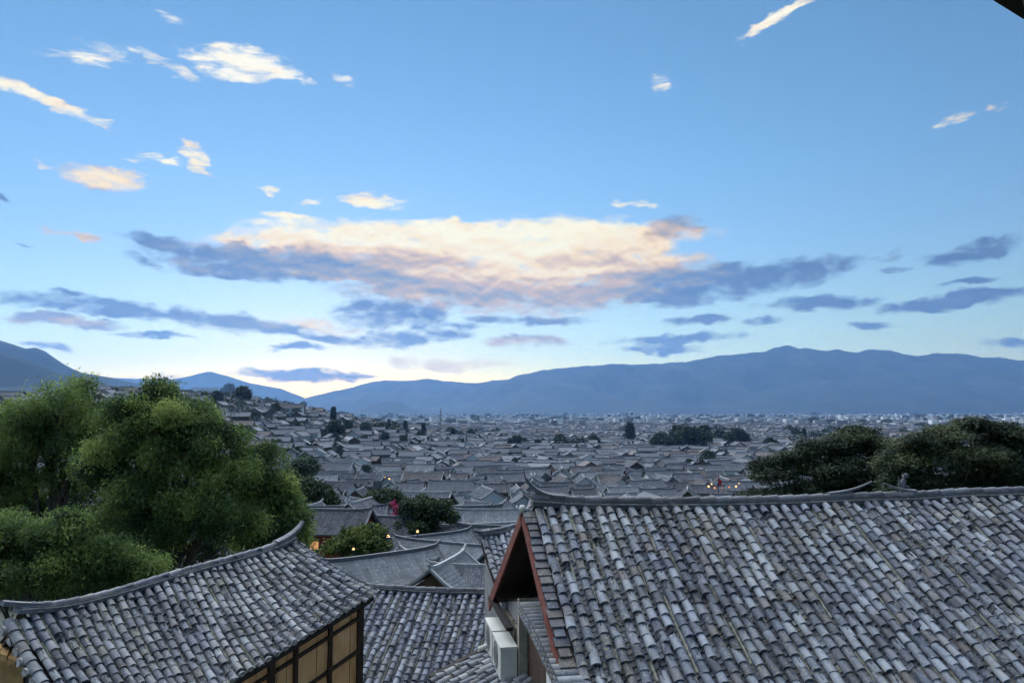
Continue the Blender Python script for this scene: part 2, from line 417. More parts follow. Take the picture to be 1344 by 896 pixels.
mountain('mountain_range', 9900, [(340, 548), (380, 530), (420, 517), (455, 510), (480, 503), (505, 498), (535, 500), (560, 497), (590, 500), (625, 503), (660, 498), (690, 494), (720, 500), (800, 545)], 2600, 1500, 7.1)
mountain('foothill', 7000, [(440, 552), (465, 540), (490, 530), (512, 526), (530, 530), (550, 541), (575, 552)], 900, 900, 1.7)
mountain('mountain_range', 10400, [(60, 540), (110, 510), (150, 496), (190, 497), (225, 498), (250, 493), (275, 487), (300, 494), (330, 503), (370, 510), (420, 530), (460, 545)], 1300, 900, 5.2, 0.03)
mountain('mountain_ridge', 4600, [(-700, 430), (-500, 415), (-300, 420), (-150, 428), (-60, 436), (0, 446), (20, 453), (35, 458), (48, 456), (58, 460), (80, 476), (105, 489), (140, 494), (180, 503), (215, 512), (260, 530), (300, 545)], 1700, 1500, 9.4, 0.03)
mountain('mountain_ridge', 3300, [(-700, 470), (-400, 455), (-150, 450), (-40, 455), (0, 461), (25, 470), (50, 479), (80, 490), (110, 500), (150, 512), (200, 545)], 1200, 1000, 12.8, 0.03)

# ------------------------------------------------------------------ the air: one box of even haze
hz = MB(); hz.box(-16200, 16200, -5200, 11800, -6, 960)
hm = bpy.data.materials.new('valley_haze'); hm.use_nodes = True
ht = NT(hm.node_tree); ht.n.clear()
ho = ht.node('ShaderNodeOutputMaterial'); hv = ht.node('ShaderNodeVolumePrincipled')
HAZE_DENSITY = 5.6e-5
hv.inputs['Color'].default_value = (0.29, 0.55, 1.0, 1)
hv.inputs['Density'].default_value = HAZE_DENSITY
hv.inputs['Anisotropy'].default_value = 0.5
ht.l.new(hv.outputs[0], ho.inputs['Volume'])
tag(hz.build('haze', hm), kind='stuff')

# ------------------------------------------------------------------ clay tile roofs
def tile_roof(mb, P, length, depth, spacing, expo, rng, pan_expo=0.10, cov_r=None, jit=1.0, first=0.5, ends=None, lime=None, lime_p=0.5):
    """rows of convex cover tiles over concave pan tiles on the patch P(u, v): u along the ridge 0..1, v down the slope 0..1"""
    n_col = max(2, int(round(length/spacing))); n_row = max(2, int(round(depth/expo))); n_pan = max(2, int(round(depth/pan_expo)))
    r = cov_r or spacing*0.345
    e = 0.002
    def frame(u, v):
        p = P(u, v)
        du = (P(min(1, u+e), v)-P(max(0, u-e), v)).normalized()
        dv = (P(u, min(1, v+e))-P(u, max(0, v-e)))
        dv = dv.normalized(); n = du.cross(dv)
        if n.z < 0: n = -n
        n.normalize(); b = n.cross(dv).normalized()
        if b.dot(du) < 0: b = -b
        return p, b, dv, n
    ang = [math.pi*k/6 for k in range(7)]
    for i in range(n_col):
        u = (i+first)/n_col
        ctone = rng.gauss(0, 0.15); cj = rng.gauss(0, 0.007)*jit; ph = rng.uniform(-.42, .42); wob = rng.uniform(0, 50)
        # cover tiles
        for j in range(n_row):
            v = min(.998, max(0.004, (j+0.5+ph)/n_row))
            if rng.random() < 0.008*jit: continue                     # a tile gone
            p, b, d, n = frame(u, min(0.999, v))
            a = rng.gauss(0, 0.022)*jit
            if rng.random() < 0.03*jit: a += rng.gauss(0, .12); p = p + d*rng.uniform(0, .06)+b*rng.gauss(0, .012)     # slipped
            d2 = (d*math.cos(a)+b*math.sin(a)).normalized(); b2 = (b*math.cos(a)-d*math.sin(a)).normalized()
            L = depth/n_row*1.22
            off = b*(cj+rng.gauss(0, 0.005)*jit+0.016*mn.noise(Vector((wob, v*4, 0)))) + n*(0.032+rng.gauss(0, 0.005)*jit)
            rr = r*rng.uniform(0.92, 1.07); th = 0.016
            lift = 0.013+rng.uniform(0, 0.010)
            top = p+off-d2*(L*0.55); bot = p+off+d2*(L*0.45)+n*lift
            n_t = n; 
            def ring(c, rad, hgt): return [c + b2*(-math.cos(t)*rad) + n_t*(math.sin(t)*rad*hgt) for t in ang]
            tone = min(1, max(0, rng.gauss(0.55, 0.24)+ctone)); hue = rng.random()
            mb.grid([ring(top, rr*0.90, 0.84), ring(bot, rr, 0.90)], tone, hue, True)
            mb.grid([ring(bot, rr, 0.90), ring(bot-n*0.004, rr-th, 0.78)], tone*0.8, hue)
            # side skirts so that the edge of a tile has thickness
        if lime is not None:                                           # lime mortar squeezed out along the cover tiles
            for sgn in (-1, 1):
                k0 = 0
                while k0 < n_row*2:
                    run = rng.randint(1, 7)
                    if rng.random() < lime_p*(1.0 if sgn > 0 else .45):
                        for k in range(k0, min(n_row*2, k0+run)):
                            p, b, d, n = frame(u, (k+.5)/(n_row*2))
                            lime.obox(p+b*(sgn*r*1.02+cj)+n*0.004, d*(depth/n_row*.26), b*rng.uniform(.008, .017), n*0.016+b*0.004, rng.uniform(.2, .9), rng.random())
                    k0 += run
        if ends and rng.random() < 0.93:
            p, b, d, n = frame(u, 0.999)
            c = p + d*(depth/n_row*0.02) + n*0.03
            mid = c + n*(r*0.15)
            f = [mid + b*(math.cos(t)*r*0.98) + n*(math.sin(t)*r*0.85) for t in [6.28318*k/9 for k in range(9)]]
            f2 = [q + d*0.025 for q in f]
            ends.grid([f, f2], 0.5, 0.5, False, True); ends.face(f2, rng.uniform(.3, .9), 0.5)
        # pan tiles between this column and the next
        um = (i+first+0.5)/n_col
        if um > 1: continue
        wv = spacing*0.52
        for j in range(n_pan):
            v = (j+0.5)/n_pan
            p, b, d, n = frame(min(1, um), min(0.999, v))
            a = rng.gauss(0, 0.03)*jit; d2 = (d*math.cos(a)+b*math.sin(a)).normalized()
            L = depth/n_pan*1.35
            off = b*rng.gauss(0, 0.006)*jit - n*0.034
            top = p+off-d2*(L*0.6); bot = p+off+d2*(L*0.4)+n*(0.016+rng.uniform(0, .008))
            w2 = wv*rng.uniform(0.9, 1.05)
            def rg(c, dz): return [c + b*(w2*x) + n*(0.055*x*x*4*0.5+dz) for x in (-1, -.55, 0, .55, 1)]
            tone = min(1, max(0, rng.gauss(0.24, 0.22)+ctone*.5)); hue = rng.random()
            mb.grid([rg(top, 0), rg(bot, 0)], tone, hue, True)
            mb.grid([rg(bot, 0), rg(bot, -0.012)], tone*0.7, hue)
    return n_col

def ridge_line(pts, rng, h=0.10, w=0.20, cap=0.085, seg=0.30, tip=True):
    """returns three MBs: mortar band with thin tile courses, and the row of round cap tiles; pts run along the foot of the ridge"""
    band, caps, line = MB(), MB(), MB()
    # resample
    P = [Vector(p) for p in pts]; L = [0]
    for a, b in zip(P, P[1:]): L.append(L[-1]+(b-a).length)
    def pos(s):
        s = max(0, min(L[-1], s))
        for k in range(len(P)-1):
            if s <= L[k+1] or k == len(P)-2:
                t = (s-L[k])/max(1e-6, L[k+1]-L[k]); return P[k].lerp(P[k+1], t)
    n = max(3, int(L[-1]/seg))
    for k in range(n):
        a, b = pos(L[-1]*k/n), pos(L[-1]*(k+1)/n)
        d = (b-a).normalized(); side = d.cross(Vector((0, 0, 1))).normalized(); up = side.cross(d)
        if up.z < 0: up = -up
        ctr = (a+b)/2; hl = (b-a)/2*1.01
        band.obox(ctr+up*(h*.28), hl, side*(w*.5*.86), up*(h*.28), rng.uniform(.3, .6))
        line.obox(ctr+up*(h*.62+.004), hl*rng.uniform(.97, .995), side*(w*.5), up*(h*.07), rng.uniform(.5, .9))
        band.obox(ctr+up*(h*.84), hl, side*(w*.5*.8), up*(h*.15), rng.uniform(.2, .5))
        tone, hue = rng.uniform(.15, .85), rng.random()
        ang = [math.pi*(q/8) for q in range(9)]
        c0 = a + up*(h*.97) - d*0.02; c1 = b + up*(h*.97) + d*.012 + up*0.012
        ra, rb = cap*.9, cap*1.02
        R0 = [c0 - side*(math.cos(t)*ra) + up*(math.sin(t)*ra*.95) for t in ang]
        R1 = [c1 - side*(math.cos(t)*rb) + up*(math.sin(t)*rb*.95) for t in ang]
        R2 = [c1 - side*(math.cos(t)*rb*.78) + up*(math.sin(t)*rb*.72) for t in ang]
        caps.grid([R0, R1], tone, hue, True); caps.grid([R1, R2], tone, hue)
        caps.face([q for q in reversed(R0)], tone*.5, hue)
    return band, caps, line

def horn(mb, pts, w0, w1, h0, h1, tone=0.4):
    """tapering upturned ridge end"""
    rows = []
    N = len(pts)
    for k, p in enumerate(pts):
        p = Vector(p); a = Vector(pts[max(0, k-1)]); b = Vector(pts[min(N-1, k+1)]); d = (b-a).normalized()
        side = d.cross(Vector((0, 0, 1))).normalized(); up = side.cross(d)
        t = k/(N-1); w = (w0+(w1-w0)*t)/2; h = (h0+(h1-h0)*t)
        rows.append([p-side*w, p-side*w+up*h*.8, p+up*h, p+side*w+up*h*.8, p+side*w])
    mb.grid(rows, tone, .4, False, True); mb.face(rows[0], tone); mb.face(list(reversed(rows[-1])), tone)
def curve(a, b, c, n=8):
    a, b, c = Vector(a), Vector(b), Vector(c)
    return [a*(1-t)**2+b*2*t*(1-t)+c*t*t for t in [k/(n-1) for k in range(n)]]
Z3 = Vector((0, 0, 1))
M_LIMEY = plain('lime_mortar', (0.36, 0.345, 0.27), 0.45, 16, .95, .3, (.12, .115, .09))

# ================================================================== the big gabled house on the right
rng = random.Random(11)
RA = Vector((0.297, 11.5, 28.54)); TH = R(10)
r_ = Vector((math.cos(TH), math.sin(TH), 0)); q_ = Vector((math.sin(TH), -math.cos(TH), 0)); SL = math.tan(R(32))
RLEN, RFRONT, RBACK = 13.0, 5.4, 3.4
def sag(u): return -0.055*math.sin(math.pi*min(1, max(0, (u*RLEN-0.2)/7.5))) if u*RLEN < 7.7 else 0.02*math.sin(u*9)
def wav(u, v): return 0.022*mn.noise(Vector((u*9, v*5, 3.1)))+0.012*mn.noise(Vector((u*21, v*11, 7)))
def PR(u, v):
    s = 0.06+v*RFRONT
    return RA + r_*(u*RLEN) + q_*s - Z3*(SL*s-0.03*s*(RFRONT-s)*-0.10) + Z3*(sag(u)+wav(u, v))
def PB(u, v):
    s = 0.06+v*RBACK
    return RA + r_*(u*RLEN) - q_*s - Z3*(SL*s) + Z3*(sag(u))
house_r = empty('tiled_house', 'large gabled house with broad slate tile roof and red bargeboards', 'house', (RA.x+4, RA.y, 20))
def own(o, root):          # parent while keeping the world coordinates of the mesh
    o.parent = root; o.matrix_parent_inverse = Matrix.Translation(-Vector(root.location)) if root.rotation_euler.z == 0 else (Matrix.Translation(root.location) @ root.rotation_euler.to_matrix().to_4x4()).inverted()
    return o
roof = MB()
# slabs under the tiles
def slab(mb, P, n=14, m=6, dz=-0.03, th=0.07):
    top = [[P(i/n, j/m)+Z3*dz for i in range(n+1)] for j in range(m+1)]
    bot = [[p-Z3*th for p in row] for row in top]
    mb.grid(top); mb.grid([list(reversed(x)) for x in bot])
    mb.grid([top[0], bot[0]]); mb.grid([bot[-1], top[-1]])
    mb.grid([[x[0] for x in bot], [x[0] for x in top]]); mb.grid([[x[-1] for x in top], [x[-1] for x in bot]])
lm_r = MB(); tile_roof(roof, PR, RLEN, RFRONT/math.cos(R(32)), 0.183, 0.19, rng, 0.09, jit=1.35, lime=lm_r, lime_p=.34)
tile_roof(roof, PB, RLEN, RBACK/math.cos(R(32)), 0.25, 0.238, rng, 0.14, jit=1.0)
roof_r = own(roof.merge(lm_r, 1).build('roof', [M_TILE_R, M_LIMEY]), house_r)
# verge: stepped edge tiles outside the first column
vg = MB()
for (P, dpt, q) in ((PR, RFRONT, 1), (PB, RBACK, -1)):
    nst = int(dpt/0.125)
    for k in range(nst):
        p = P(0, (k+0.5)/nst); d = (P(0, (k+1)/nst)-P(0, k/nst)).normalized()
        n = r_.cross(d); n = n if n.z > 0 else -n
        vg.obox(p - r_*0.05 - n*0.03 + n*rng.uniform(-.008, .008), r_*(0.085+rng.uniform(-.02,.02)), (d+n*0.16)*(dpt/nst*0.62), (n-d*0.16)*0.014, rng.uniform(.0, .5), rng.uniform(.6, 1))
own(vg.build('verge_tile', M_TILE_R), roof_r)
sb = MB(); 
slab(sb, lambda u, v: PR(u, v)-r_*0.09*(1-u), dz=-0.045); slab(sb, lambda u, v: PB(u, v)-r_*0.09*(1-u), dz=-0.045)
own(sb.build('roof_boarding', M_UNDER), roof_r)
# ridge
foot = [PR(k/26, 0)+Z3*(0.0)+q_*-0.06 for k in range(27)]
for k, dz in ((0, .06), (1, .015)): foot[k] = foot[k]+Z3*dz
band, caps, line = ridge_line(foot, rng, 0.12, 0.24, 0.075, 0.27)
own(band.build('ridge_course', M_RIDGE), roof_r); own(line.build('lime_line', M_MORTAR), roof_r); own(caps.build('ridge_cap', M_RIDGE), roof_r)
hn = MB()
h0 = foot[1]+Z3*0.02
horn(hn, curve(h0+Z3*.05, foot[0]+r_*0.05+Z3*.07, foot[0]-r_*.10+Z3*.40, 9), 0.20, 0.03, 0.15, 0.04, 0.3)
hn.tube([foot[0]-r_*.06+Z3*.34, foot[0]-r_*.10+Z3*.44, foot[0]-r_*.12+Z3*.56], [.02, .012, .004], 6, .2)
own(hn.build('ridge_horn', M_RIDGE), roof_r)
wh = MB()
horn(wh, curve(foot[1]+Z3*.03, foot[0]+r_*0.0+Z3*.00, foot[0]-r_*.17+Z3*.26, 8), 0.12, 0.03, 0.05, 0.02, 0.9)
own(wh.build('lime_edge', M_MORTAR), roof_r)
bl = MB()
cb = RA-r_*0.14+Z3*(-0.02)+q_*0.0
rows = []
for a in range(7):
    t = -1.57+3.1416*a/6; rows.append([cb+r_*(math.cos(t)*math.cos(f)*.055)+q_*(math.cos(t)*math.sin(f)*.055)+Z3*(math.sin(t)*.055) for f in [6.283*k/10 for k in range(10)]])
bl.grid(rows, .9, .3, True, True)
own(bl.build('ridge_ball', M_ACW), roof_r)
# bargeboards
def barge(P, d0, d1, off, w, mat, name):
    m = MB(); n = 12
    for k in range(n):
        a = P(0, d0+(d1-d0)*k/n)-r_*(off-.075); b = P(0, d0+(d1-d0)*(k+1)/n)-r_*(off-.075)
        a = a-Z3*(w*.5+.075); b = b-Z3*(w*.5+.075)
        d = (b-a).normalized(); up = d.cross(r_); up = up if up.z > 0 else -up
        m.obox((a+b)/2, (b-a)/2*1.02, r_*0.018, up*(w*.5*(1+0.25*(k/n))), .5)
    return own(m.build(name, mat), house_r)
barge(PR, 0.0, 1.0, 0.22, 0.13, M_RED, 'bargeboard'); barge(PB, 0.0, 1.0, 0.22, 0.17, M_RED, 'bargeboard')
# gable: recessed dark boarding, walls below
zb = RA.z - SL*RBACK
def gp(u, s, z): p = RA + r_*u + q_*s; p.z = z; return p
def quadprism(mb, u0, u1, pts):     # pts = (s, z) polygon in the gable plane, extruded along the ridge
    A = [gp(u0, s, z) for s, z in pts]; B = [gp(u1, s, z) for s, z in pts]
    mb.face(A); mb.face(list(reversed(B)))
    for k in range(len(pts)): mb.face([A[k], B[k], B[(k+1) % len(pts)], A[(k+1) % len(pts)]])
zt = RA.z-0.22
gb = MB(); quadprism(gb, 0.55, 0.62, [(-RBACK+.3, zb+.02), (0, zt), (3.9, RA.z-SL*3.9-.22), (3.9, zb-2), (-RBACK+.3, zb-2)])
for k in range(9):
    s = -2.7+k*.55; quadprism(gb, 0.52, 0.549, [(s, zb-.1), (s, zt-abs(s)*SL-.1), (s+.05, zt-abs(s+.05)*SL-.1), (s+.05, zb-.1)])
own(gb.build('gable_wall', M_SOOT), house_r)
tb = MB(); tb.beam(gp(-.12, -RBACK+.05, zb-.02), gp(-.12, -1.2, zb-.02), .12, .06); tb.beam(gp(0.2, 0, RA.z-.3), gp(.2, 0, RA.z-1.0), .03, .03, r_)
zw = lambda s: zb+.0+(s+3.1)*.25
quadprism(tb, 0.10, 0.55, [(-3.12, zw(-3.12)-.05), (-3.12, zw(-3.12)), (1.0, zw(1.0)), (1.0, zw(1.0)-.05)])
own(tb.build('tie_beam', M_SOOT), house_r)
wl = MB(); quadprism(wl, 0.10, 0.28, [(-3.0, zw(-3.0)-.055), (-1.05, zw(-1.05)-.055), (-1.05, 20), (-3.0, 20)])
quadprism(wl, 0.0+.16, .30, [(-1.0, zw(-1)-.055), (.9, zw(.9)-.055), (.9, 20), (-1.0, 20)])
own(wl.build('wall', M_GREYW), house_r)
wd = MB(); quadprism(wd, 0.13, .158, [(-.93, zw(-.93)-.06), (0.85, zw(.85)-.06), (.85, 20), (-.93, 20)])
for k in range(7): quadprism(wd, 0.118, .129, [(-.93, zb+.1-k*.35), (.85, zb+.1-k*.35), (.85, zb+.08-k*.35), (-.93, zb+.08-k*.35)])
own(wd.build('board_wall', M_DWOOD), house_r)
ps = MB(); quadprism(ps, -0.02, 0.12, [(-1.06, zw(-1.06)-.0), (-.94, zw(-.94)-.0), (-.94, 20), (-1.06, 20)])
own(ps.build('post', plain('pale_wood', (.33, .29, .23), .2, 8)), house_r)
# lattice vent beneath the eave
lt = MB()
for (s0, s1) in ((-2.85, -2.05), (-1.9, -1.2)):
    for s in (s0, (s0+s1)/2, s1-.05): quadprism(lt, 0.06, 0.098, [(s, zb-.10), (s+.05, zb-.10), (s+.05, zb-.95), (s, zb-.95)])
    for z in (zb-.12, zb-.5, zb-.93): quadprism(lt, 0.07, 0.096, [(s0, z), (s1, z), (s1, z-.05), (s0, z-.05)])
own(lt.build('lattice', plain('lattice_wood', (.42, .36, .27), .2, 8)), house_r)
# white wall with a stacked tile coping under the front bargeboard
def cp(t): s = 0.30+t*(3.6); return gp(-0.0, s, RA.z-1.37-0.02*t-0.42*t*t-.1*t)
ww = MB(); quadprism(ww, 0.0, 0.16, [(1.0, cp(.2).z-.22), (1.7, cp(.38).z-.22), (2.6, cp(.63).z-.22), (3.6, cp(.9).z-.22), (3.6, 20), (1.0, 20)])
own(ww.build('white_wall', M_WHITE), house_r)
cm = MB(); n = 26
for k in range(n):
    p = cp(k/n); d = (cp((k+1)/n)-cp(k/n)).normalized(); n_ = r_.cross(d); n_ = n_ if n_.z > 0 else -n_
    for lay in range(3):
        c = p - r_*(0.04+0.012*lay) - Z3*(0.02+.055*lay)
        rad = .055
        ang = [math.pi*q/6 for q in range(7)]
        A = [c - r_*0.2 + d*(math.cos(t)*rad*1.25) + n_*(math.sin(t)*rad) for t in ang]; B = [x+r_*.36 for x in A]
        ti = [c - r_*0.2 + d*(math.cos(t)*rad*.9) + n_*(math.sin(t)*rad*.7) for t in ang]
        tn = rng.uniform(.35, .95)
        cm.grid([A, B], tn, rng.random(), True); cm.grid([ti, A], tn*.8, .4)
        cm.face(ti, .15, .4)
own(cm.build('coping_tile', M_TILE_L), house_r)
# the main body far below and behind
bd = MB(); quadprism(bd, 0.7, RLEN-.4, [(-RBACK+.5, zb-.15), (0, RA.z-.5), (4.6, RA.z-SL*4.6-.35), (4.6, 18), (-RBACK+.5, 18)])
own(bd.build('inner_wall', M_GREYW), house_r)
# second ridge tail and a little guardian figure on the ridge
un = MB()
f2 = [foot[k]+Z3*(.215) for k in range(27)]
horn(un, curve(f2[10]-Z3*.06, f2[11]-Z3*.02, f2[11]+r_*.30+Z3*.15, 8), .09, .02, .06, .02, .7)
horn(un, curve(f2[13]+r_*.1-Z3*.05, f2[12]+r_*.35-Z3*.04, f2[12]-r_*-.02+Z3*.10, 8), .10, .03, .06, .02, .75)
own(un.build('ridge_tail', M_RIDGE), roof_r)
fg = MB(); o = at(1187, 640, 12.75); o.z = PR(.43, 0).z+.17
X = r_
fg.tube([o+X*-.05, o+Z3*.06+X*-.04, o+Z3*.14+X*-.02, o+Z3*.21+X*.0], [.05, .055, .05, .035], 8, .35)          # seated body
fg.tube([o+Z3*.20+X*-.01, o+Z3*.25+X*.01, o+Z3*.28+X*.05, o+Z3*.275+X*.085], [.035, .048, .035, .018], 8, .35)   # head and muzzle
fg.tube([o+X*.06+q_*.03, o+X*.045+Z3*.1+q_*.03], [.018, .02], 6, .35); fg.tube([o+X*.06-q_*.03, o+X*.045+Z3*.1-q_*.03], [.018, .02], 6, .35)
fg.tube([o+X*-.06+Z3*.03, o+X*-.10+Z3*.12, o+X*-.075+Z3*.20, o+X*-.11+Z3*.25], [.022, .018, .014, .006], 6, .35)   # tail
fg.tube([o+Z3*.29+X*.0+q_*.025, o+Z3*.325-X*.01+q_*.03], [.012, .003], 5, .35); fg.tube([o+Z3*.29-q_*.025, o+Z3*.325-X*.01-q_*.03], [.012, .003], 5, .35)
tag(fg.build('ridge_guardian', M_RIDGE), 'small dark clay animal seated on the ridge of the big tile roof', 'statue')

# ---------------------------------------------------- air conditioners hung on the gable wall
def aircon(s0, s1, z1, label):
    # outdoor unit, narrow end towards the viewer; local axes: r_ outwards (negative), q_ towards the viewer
    h = .53; u1, u0 = -.04, -.31
    e = empty('air_conditioner', label, 'air conditioner', gp((u0+u1)/2, (s0+s1)/2, z1-h), 0, 'air conditioner units on the gable wall')
    b = MB(); quadprism(b, u0, u1, [(s0, z1-.03), (s1, z1-.03), (s1, z1-h), (s0, z1-h)])
    for k in range(5): quadprism(b, u0+.08, u1-.08, [(s1+.0005, z1-.10-k*.03), (s1+.004, z1-.10-k*.03), (s1+.004, z1-.112-k*.03), (s1+.0005, z1-.112-k*.03)])
    own(b.build('case', M_ACW), e)
    t = MB(); quadprism(t, u0-.012, u1+.012, [(s0-.012, z1), (s1+.014, z1), (s1+.014, z1-.032), (s0-.012, z1-.032)]); own(t.build('lid', M_ACW), e)
    f = MB(); c = gp(u0-.004, (s0+s1)/2-.08, z1-h*.5); 
    for rad in (.08, .13, .18, .22):
        f.tube([c+q_*(math.cos(a)*rad)+Z3*(math.sin(a)*rad) for a in [6.2832*k/20 for k in range(21)]], .004, 4, .3, .5, False)
    for k in range(8): a = 3.1416*k/8; f.tube([c+q_*(math.cos(a)*.22)+Z3*(math.sin(a)*.22), c-q_*(math.cos(a)*.22)-Z3*(math.sin(a)*.22)], .003, 4, .3)
    own(f.build('fan_grille', M_METAL), e)
    br = MB(); 
    for s in (s0+.12, s1-.12):
        br = MB(); br.beam(gp(.1, s, z1-h-.015), gp(-.34, s, z1-h-.015), .03, .03); br.beam(gp(.1, s, z1-h-.3), gp(-.3, s, z1-h-.03), .025, .025)
        own(br.build('bracket', M_METAL), e)
    pass
aircon(-1.85, -1.02, 26.17, 'cream air conditioner unit nearest the viewer on the gable wall')
aircon(-2.78, -1.95, 26.17, 'cream air conditioner unit half hidden behind the other one')
pp = MB(); pp.tube([gp(-.06, -1.1, 25.7), gp(-.02, -.9, 25.2), gp(.0, -.72, 24.8), gp(.08, -.7, 23)], .018, 6, .7); pp.tube([gp(.05, -1.0, 26.0), gp(-.02, -.85, 25.3), gp(.08, -.66, 24.9)], .012, 6, .2)
tag(pp.build('drain_pipe', M_METAL), 'thin pipe drooping below the air conditioner units', 'pipe')

# ================================================================== the timber house at lower left
rng = random.Random(23)
K = 1.3
def V3(x, y, z): return Vector((x*K, y*K, z*K+CAM_Z))
rl = [at(20, 813, 11.85), at(137, 787, 13.1), at(236, 757, 14.4), at(316, 735, 15.65), at(386, 714, 16.9)]
ev = [at(126, 985, 10.63), at(218, 938, 11.65), at(305, 893, 12.71), at(400, 836, 14.17), at(491, 780, 15.83)]
def cat(pts, t):
    n = len(pts)-1; x = min(n-1e-6, max(0, t*n)); k = int(x); f = x-k
    p0 = pts[k-1] if k > 0 else pts[0]*2-pts[1]; p1, p2 = pts[k], pts[k+1]; p3 = pts[k+2] if k+2 <= n else pts[n]*2-pts[n-1]
    return 0.5*((2*p1)+(p2-p0)*f+(2*p0-5*p1+4*p2-p3)*f*f+(3*p1-p0-3*p2+p3)*f**3)
def PL_(u, v):
    a, b = cat(rl, u), cat(ev, u)
    p = a.lerp(b, v); p.z -= 0.10*4*v*(1-v)*(0.7)     # hollow curve of the slope
    p.z += 0.02*mn.noise(Vector((u*8, v*5, 1.7)))
    return p
house_l = empty('timber_house', 'timber house with sagging tile roof, upturned ridge ends and orange board wall', 'house', (-6.0, 13.5, 20))
rf = MB(); en = MB(); lm_l = MB()
tile_roof(rf, PL_, 5.95, 2.45, 0.183, 0.185, rng, 0.09, jit=1.3, ends=en, lime=lm_l, lime_p=.42)
M_LEND = plain('lime_end', (.42, .40, .38), .35, 20, .9, .3, (.15, .14, .13))
roof_l = own(rf.merge(lm_l, 1).merge(en, 2).build('roof', [M_TILE_L, M_LIMEY, M_LEND]), house_l)
sb = MB(); slab(sb, PL_, 16, 6, -.05, .05)
rn = (ev[0]-rl[0]).cross(rl[-1]-rl[0]).normalized()
lq = Vector((ev[2].x-rl[2].x, ev[2].y-rl[2].y, 0)).normalized()       # away from the ridge, level
ldir = Vector((rl[-1].x-rl[0].x, rl[-1].y-rl[0].y, 0)).normalized()
def PLB(u, v):
    a = cat(rl, u); return a - lq*(2.0*v) - Z3*(1.25*v)
slab(sb, PLB, 10, 3, -.05, .05)
own(sb.build('roof_boarding', M_UNDER), roof_l)
rb = MB(); tile_roof(rb, PLB, 5.95, 2.35, 0.228, 0.25, rng, 0.2, jit=1.0); own(rb.build('rear_tile', M_TILE_L), roof_l)
ft = [cat(rl, k/22)+Z3*.0 for k in range(23)]
for k, dz in ((0, .10), (1, .06), (2, .02), (22, .10), (21, .05), (20, .02)): ft[k] = ft[k]+Z3*dz
band, caps, line = ridge_line(ft, rng, 0.10, 0.22, 0.06, 0.24)
own(band.build('ridge_course', M_TILE_L), roof_l); own(line.build('lime_line', M_MORTAR), roof_l); own(caps.build('ridge_cap', M_TILE_L), roof_l)
hn = MB(); hn2 = MB(); horn(hn, curve(ft[20]+Z3*.06, ft[22]+ldir*.10+Z3*.08, ft[22]+ldir*.27+Z3*.36, 9), .2, .09, .13, .06, .6)
horn(hn2, curve(ft[3]+Z3*.07, ft[1]+Z3*.07, ft[0]-ldir*.22+Z3*.16, 10), .10, .11, .05, .09, .6); own(hn2.build('ridge_horn', M_RIDGE), roof_l)
own(hn.build('ridge_horn', M_RIDGE), roof_l)
# right verge: a line of cover tiles on edge with a pale lime seam; left verge the same
for (u, name) in ((0.0, 'verge_tile'), (1.0, 'verge_tile')):
    m = MB(); nn = 13; sg = -1 if u == 0 else 1
    for k in range(nn):
        p = PL_(u, (k+.5)/nn)+ldir*(.10*sg); d = (PL_(u, (k+1)/nn)-PL_(u, k/nn)).normalized()
        nrm = ldir.cross(d); nrm = nrm if nrm.z > 0 else -nrm
        ang = [math.pi*q/6 for q in range(7)]
        A = [p-d*.14+ldir*(math.cos(t)*.075)+nrm*(math.sin(t)*.065-.01) for t in ang]; B = [p+d*.12+ldir*(math.cos(t)*.085)+nrm*(math.sin(t)*.072+.012) for t in ang]
        C = [p+d*.12+ldir*(math.cos(t)*.06)+nrm*(math.sin(t)*.05+.008) for t in ang]
        tn = rng.uniform(.4, .9); m.grid([A, B], tn, rng.random(), True); m.grid([B, C], tn*.7)
        if u == 0:
            c = p - ldir*(.10+rng.uniform(-.02, .02)) - nrm*.045; ve = MB()
            f = [c+d*(math.cos(t)*.08*rng.uniform(.75, 1.15))+nrm*(math.sin(t)*.06*rng.uniform(.75, 1.15)) for t in [6.283*q/9 for q in range(9)]]
            ve.grid([[x+ldir*.14 for x in f], f], .9, .3, False, True); ve.face([x-ldir*rng.uniform(0, .02) for x in f], .95, .3)
            m.merge(ve, 1)
    own(m.build(name, [M_TILE_L, M_LEND]), roof_l)
# front wall: dark frame with orange boards
wo = 0.30                                      # depth of the eave
def wpt(u, z): p = cat(ev, u)-lq*wo; return Vector((p.x, p.y, z))
fr, bdm = MB(), MB()
ztop = [cat(ev, k/20).z-.06 for k in range(21)]
def ztp(u): x = u*20; k = min(19, int(x)); return ztop[k]+(ztop[k+1]-ztop[k])*(x-k)
NB = 20
for k in range(NB):
    u0, u1 = k/NB*.985, (k+1)/NB*.985
    A0, A1 = wpt(u0, 21.5), wpt(u1, 21.5); T0, T1 = wpt(u0, ztp(u0)), wpt(u1, ztp(u1))
    bdm.face([A0, A1, T1, T0])
sm_ = MB()
for k in range(14):
    u = (k+.5+rng.uniform(-.3, .3))/14*.98; sm_.beam(wpt(u, 22)+lq*.004, wpt(u, ztp(u)-.05)+lq*.004, .008, .006, lq)
bdm.merge(sm_, 1)
own(bdm.build('board_wall', [M_PLY, M_DWOOD]), house_l)
posts = [0.0, .16, .30, .42, .545, .66, .745, .865, .975]
def upr(u, z0, z1, w=.1): fr.beam(wpt(u, z0)+lq*.035, wpt(u, z1)+lq*.035, w, .09, lq)
for i, u in enumerate(posts): upr(u, 21.5, ztp(u)-.02, .13 if i in (0, 3, 5, 8) else .075)
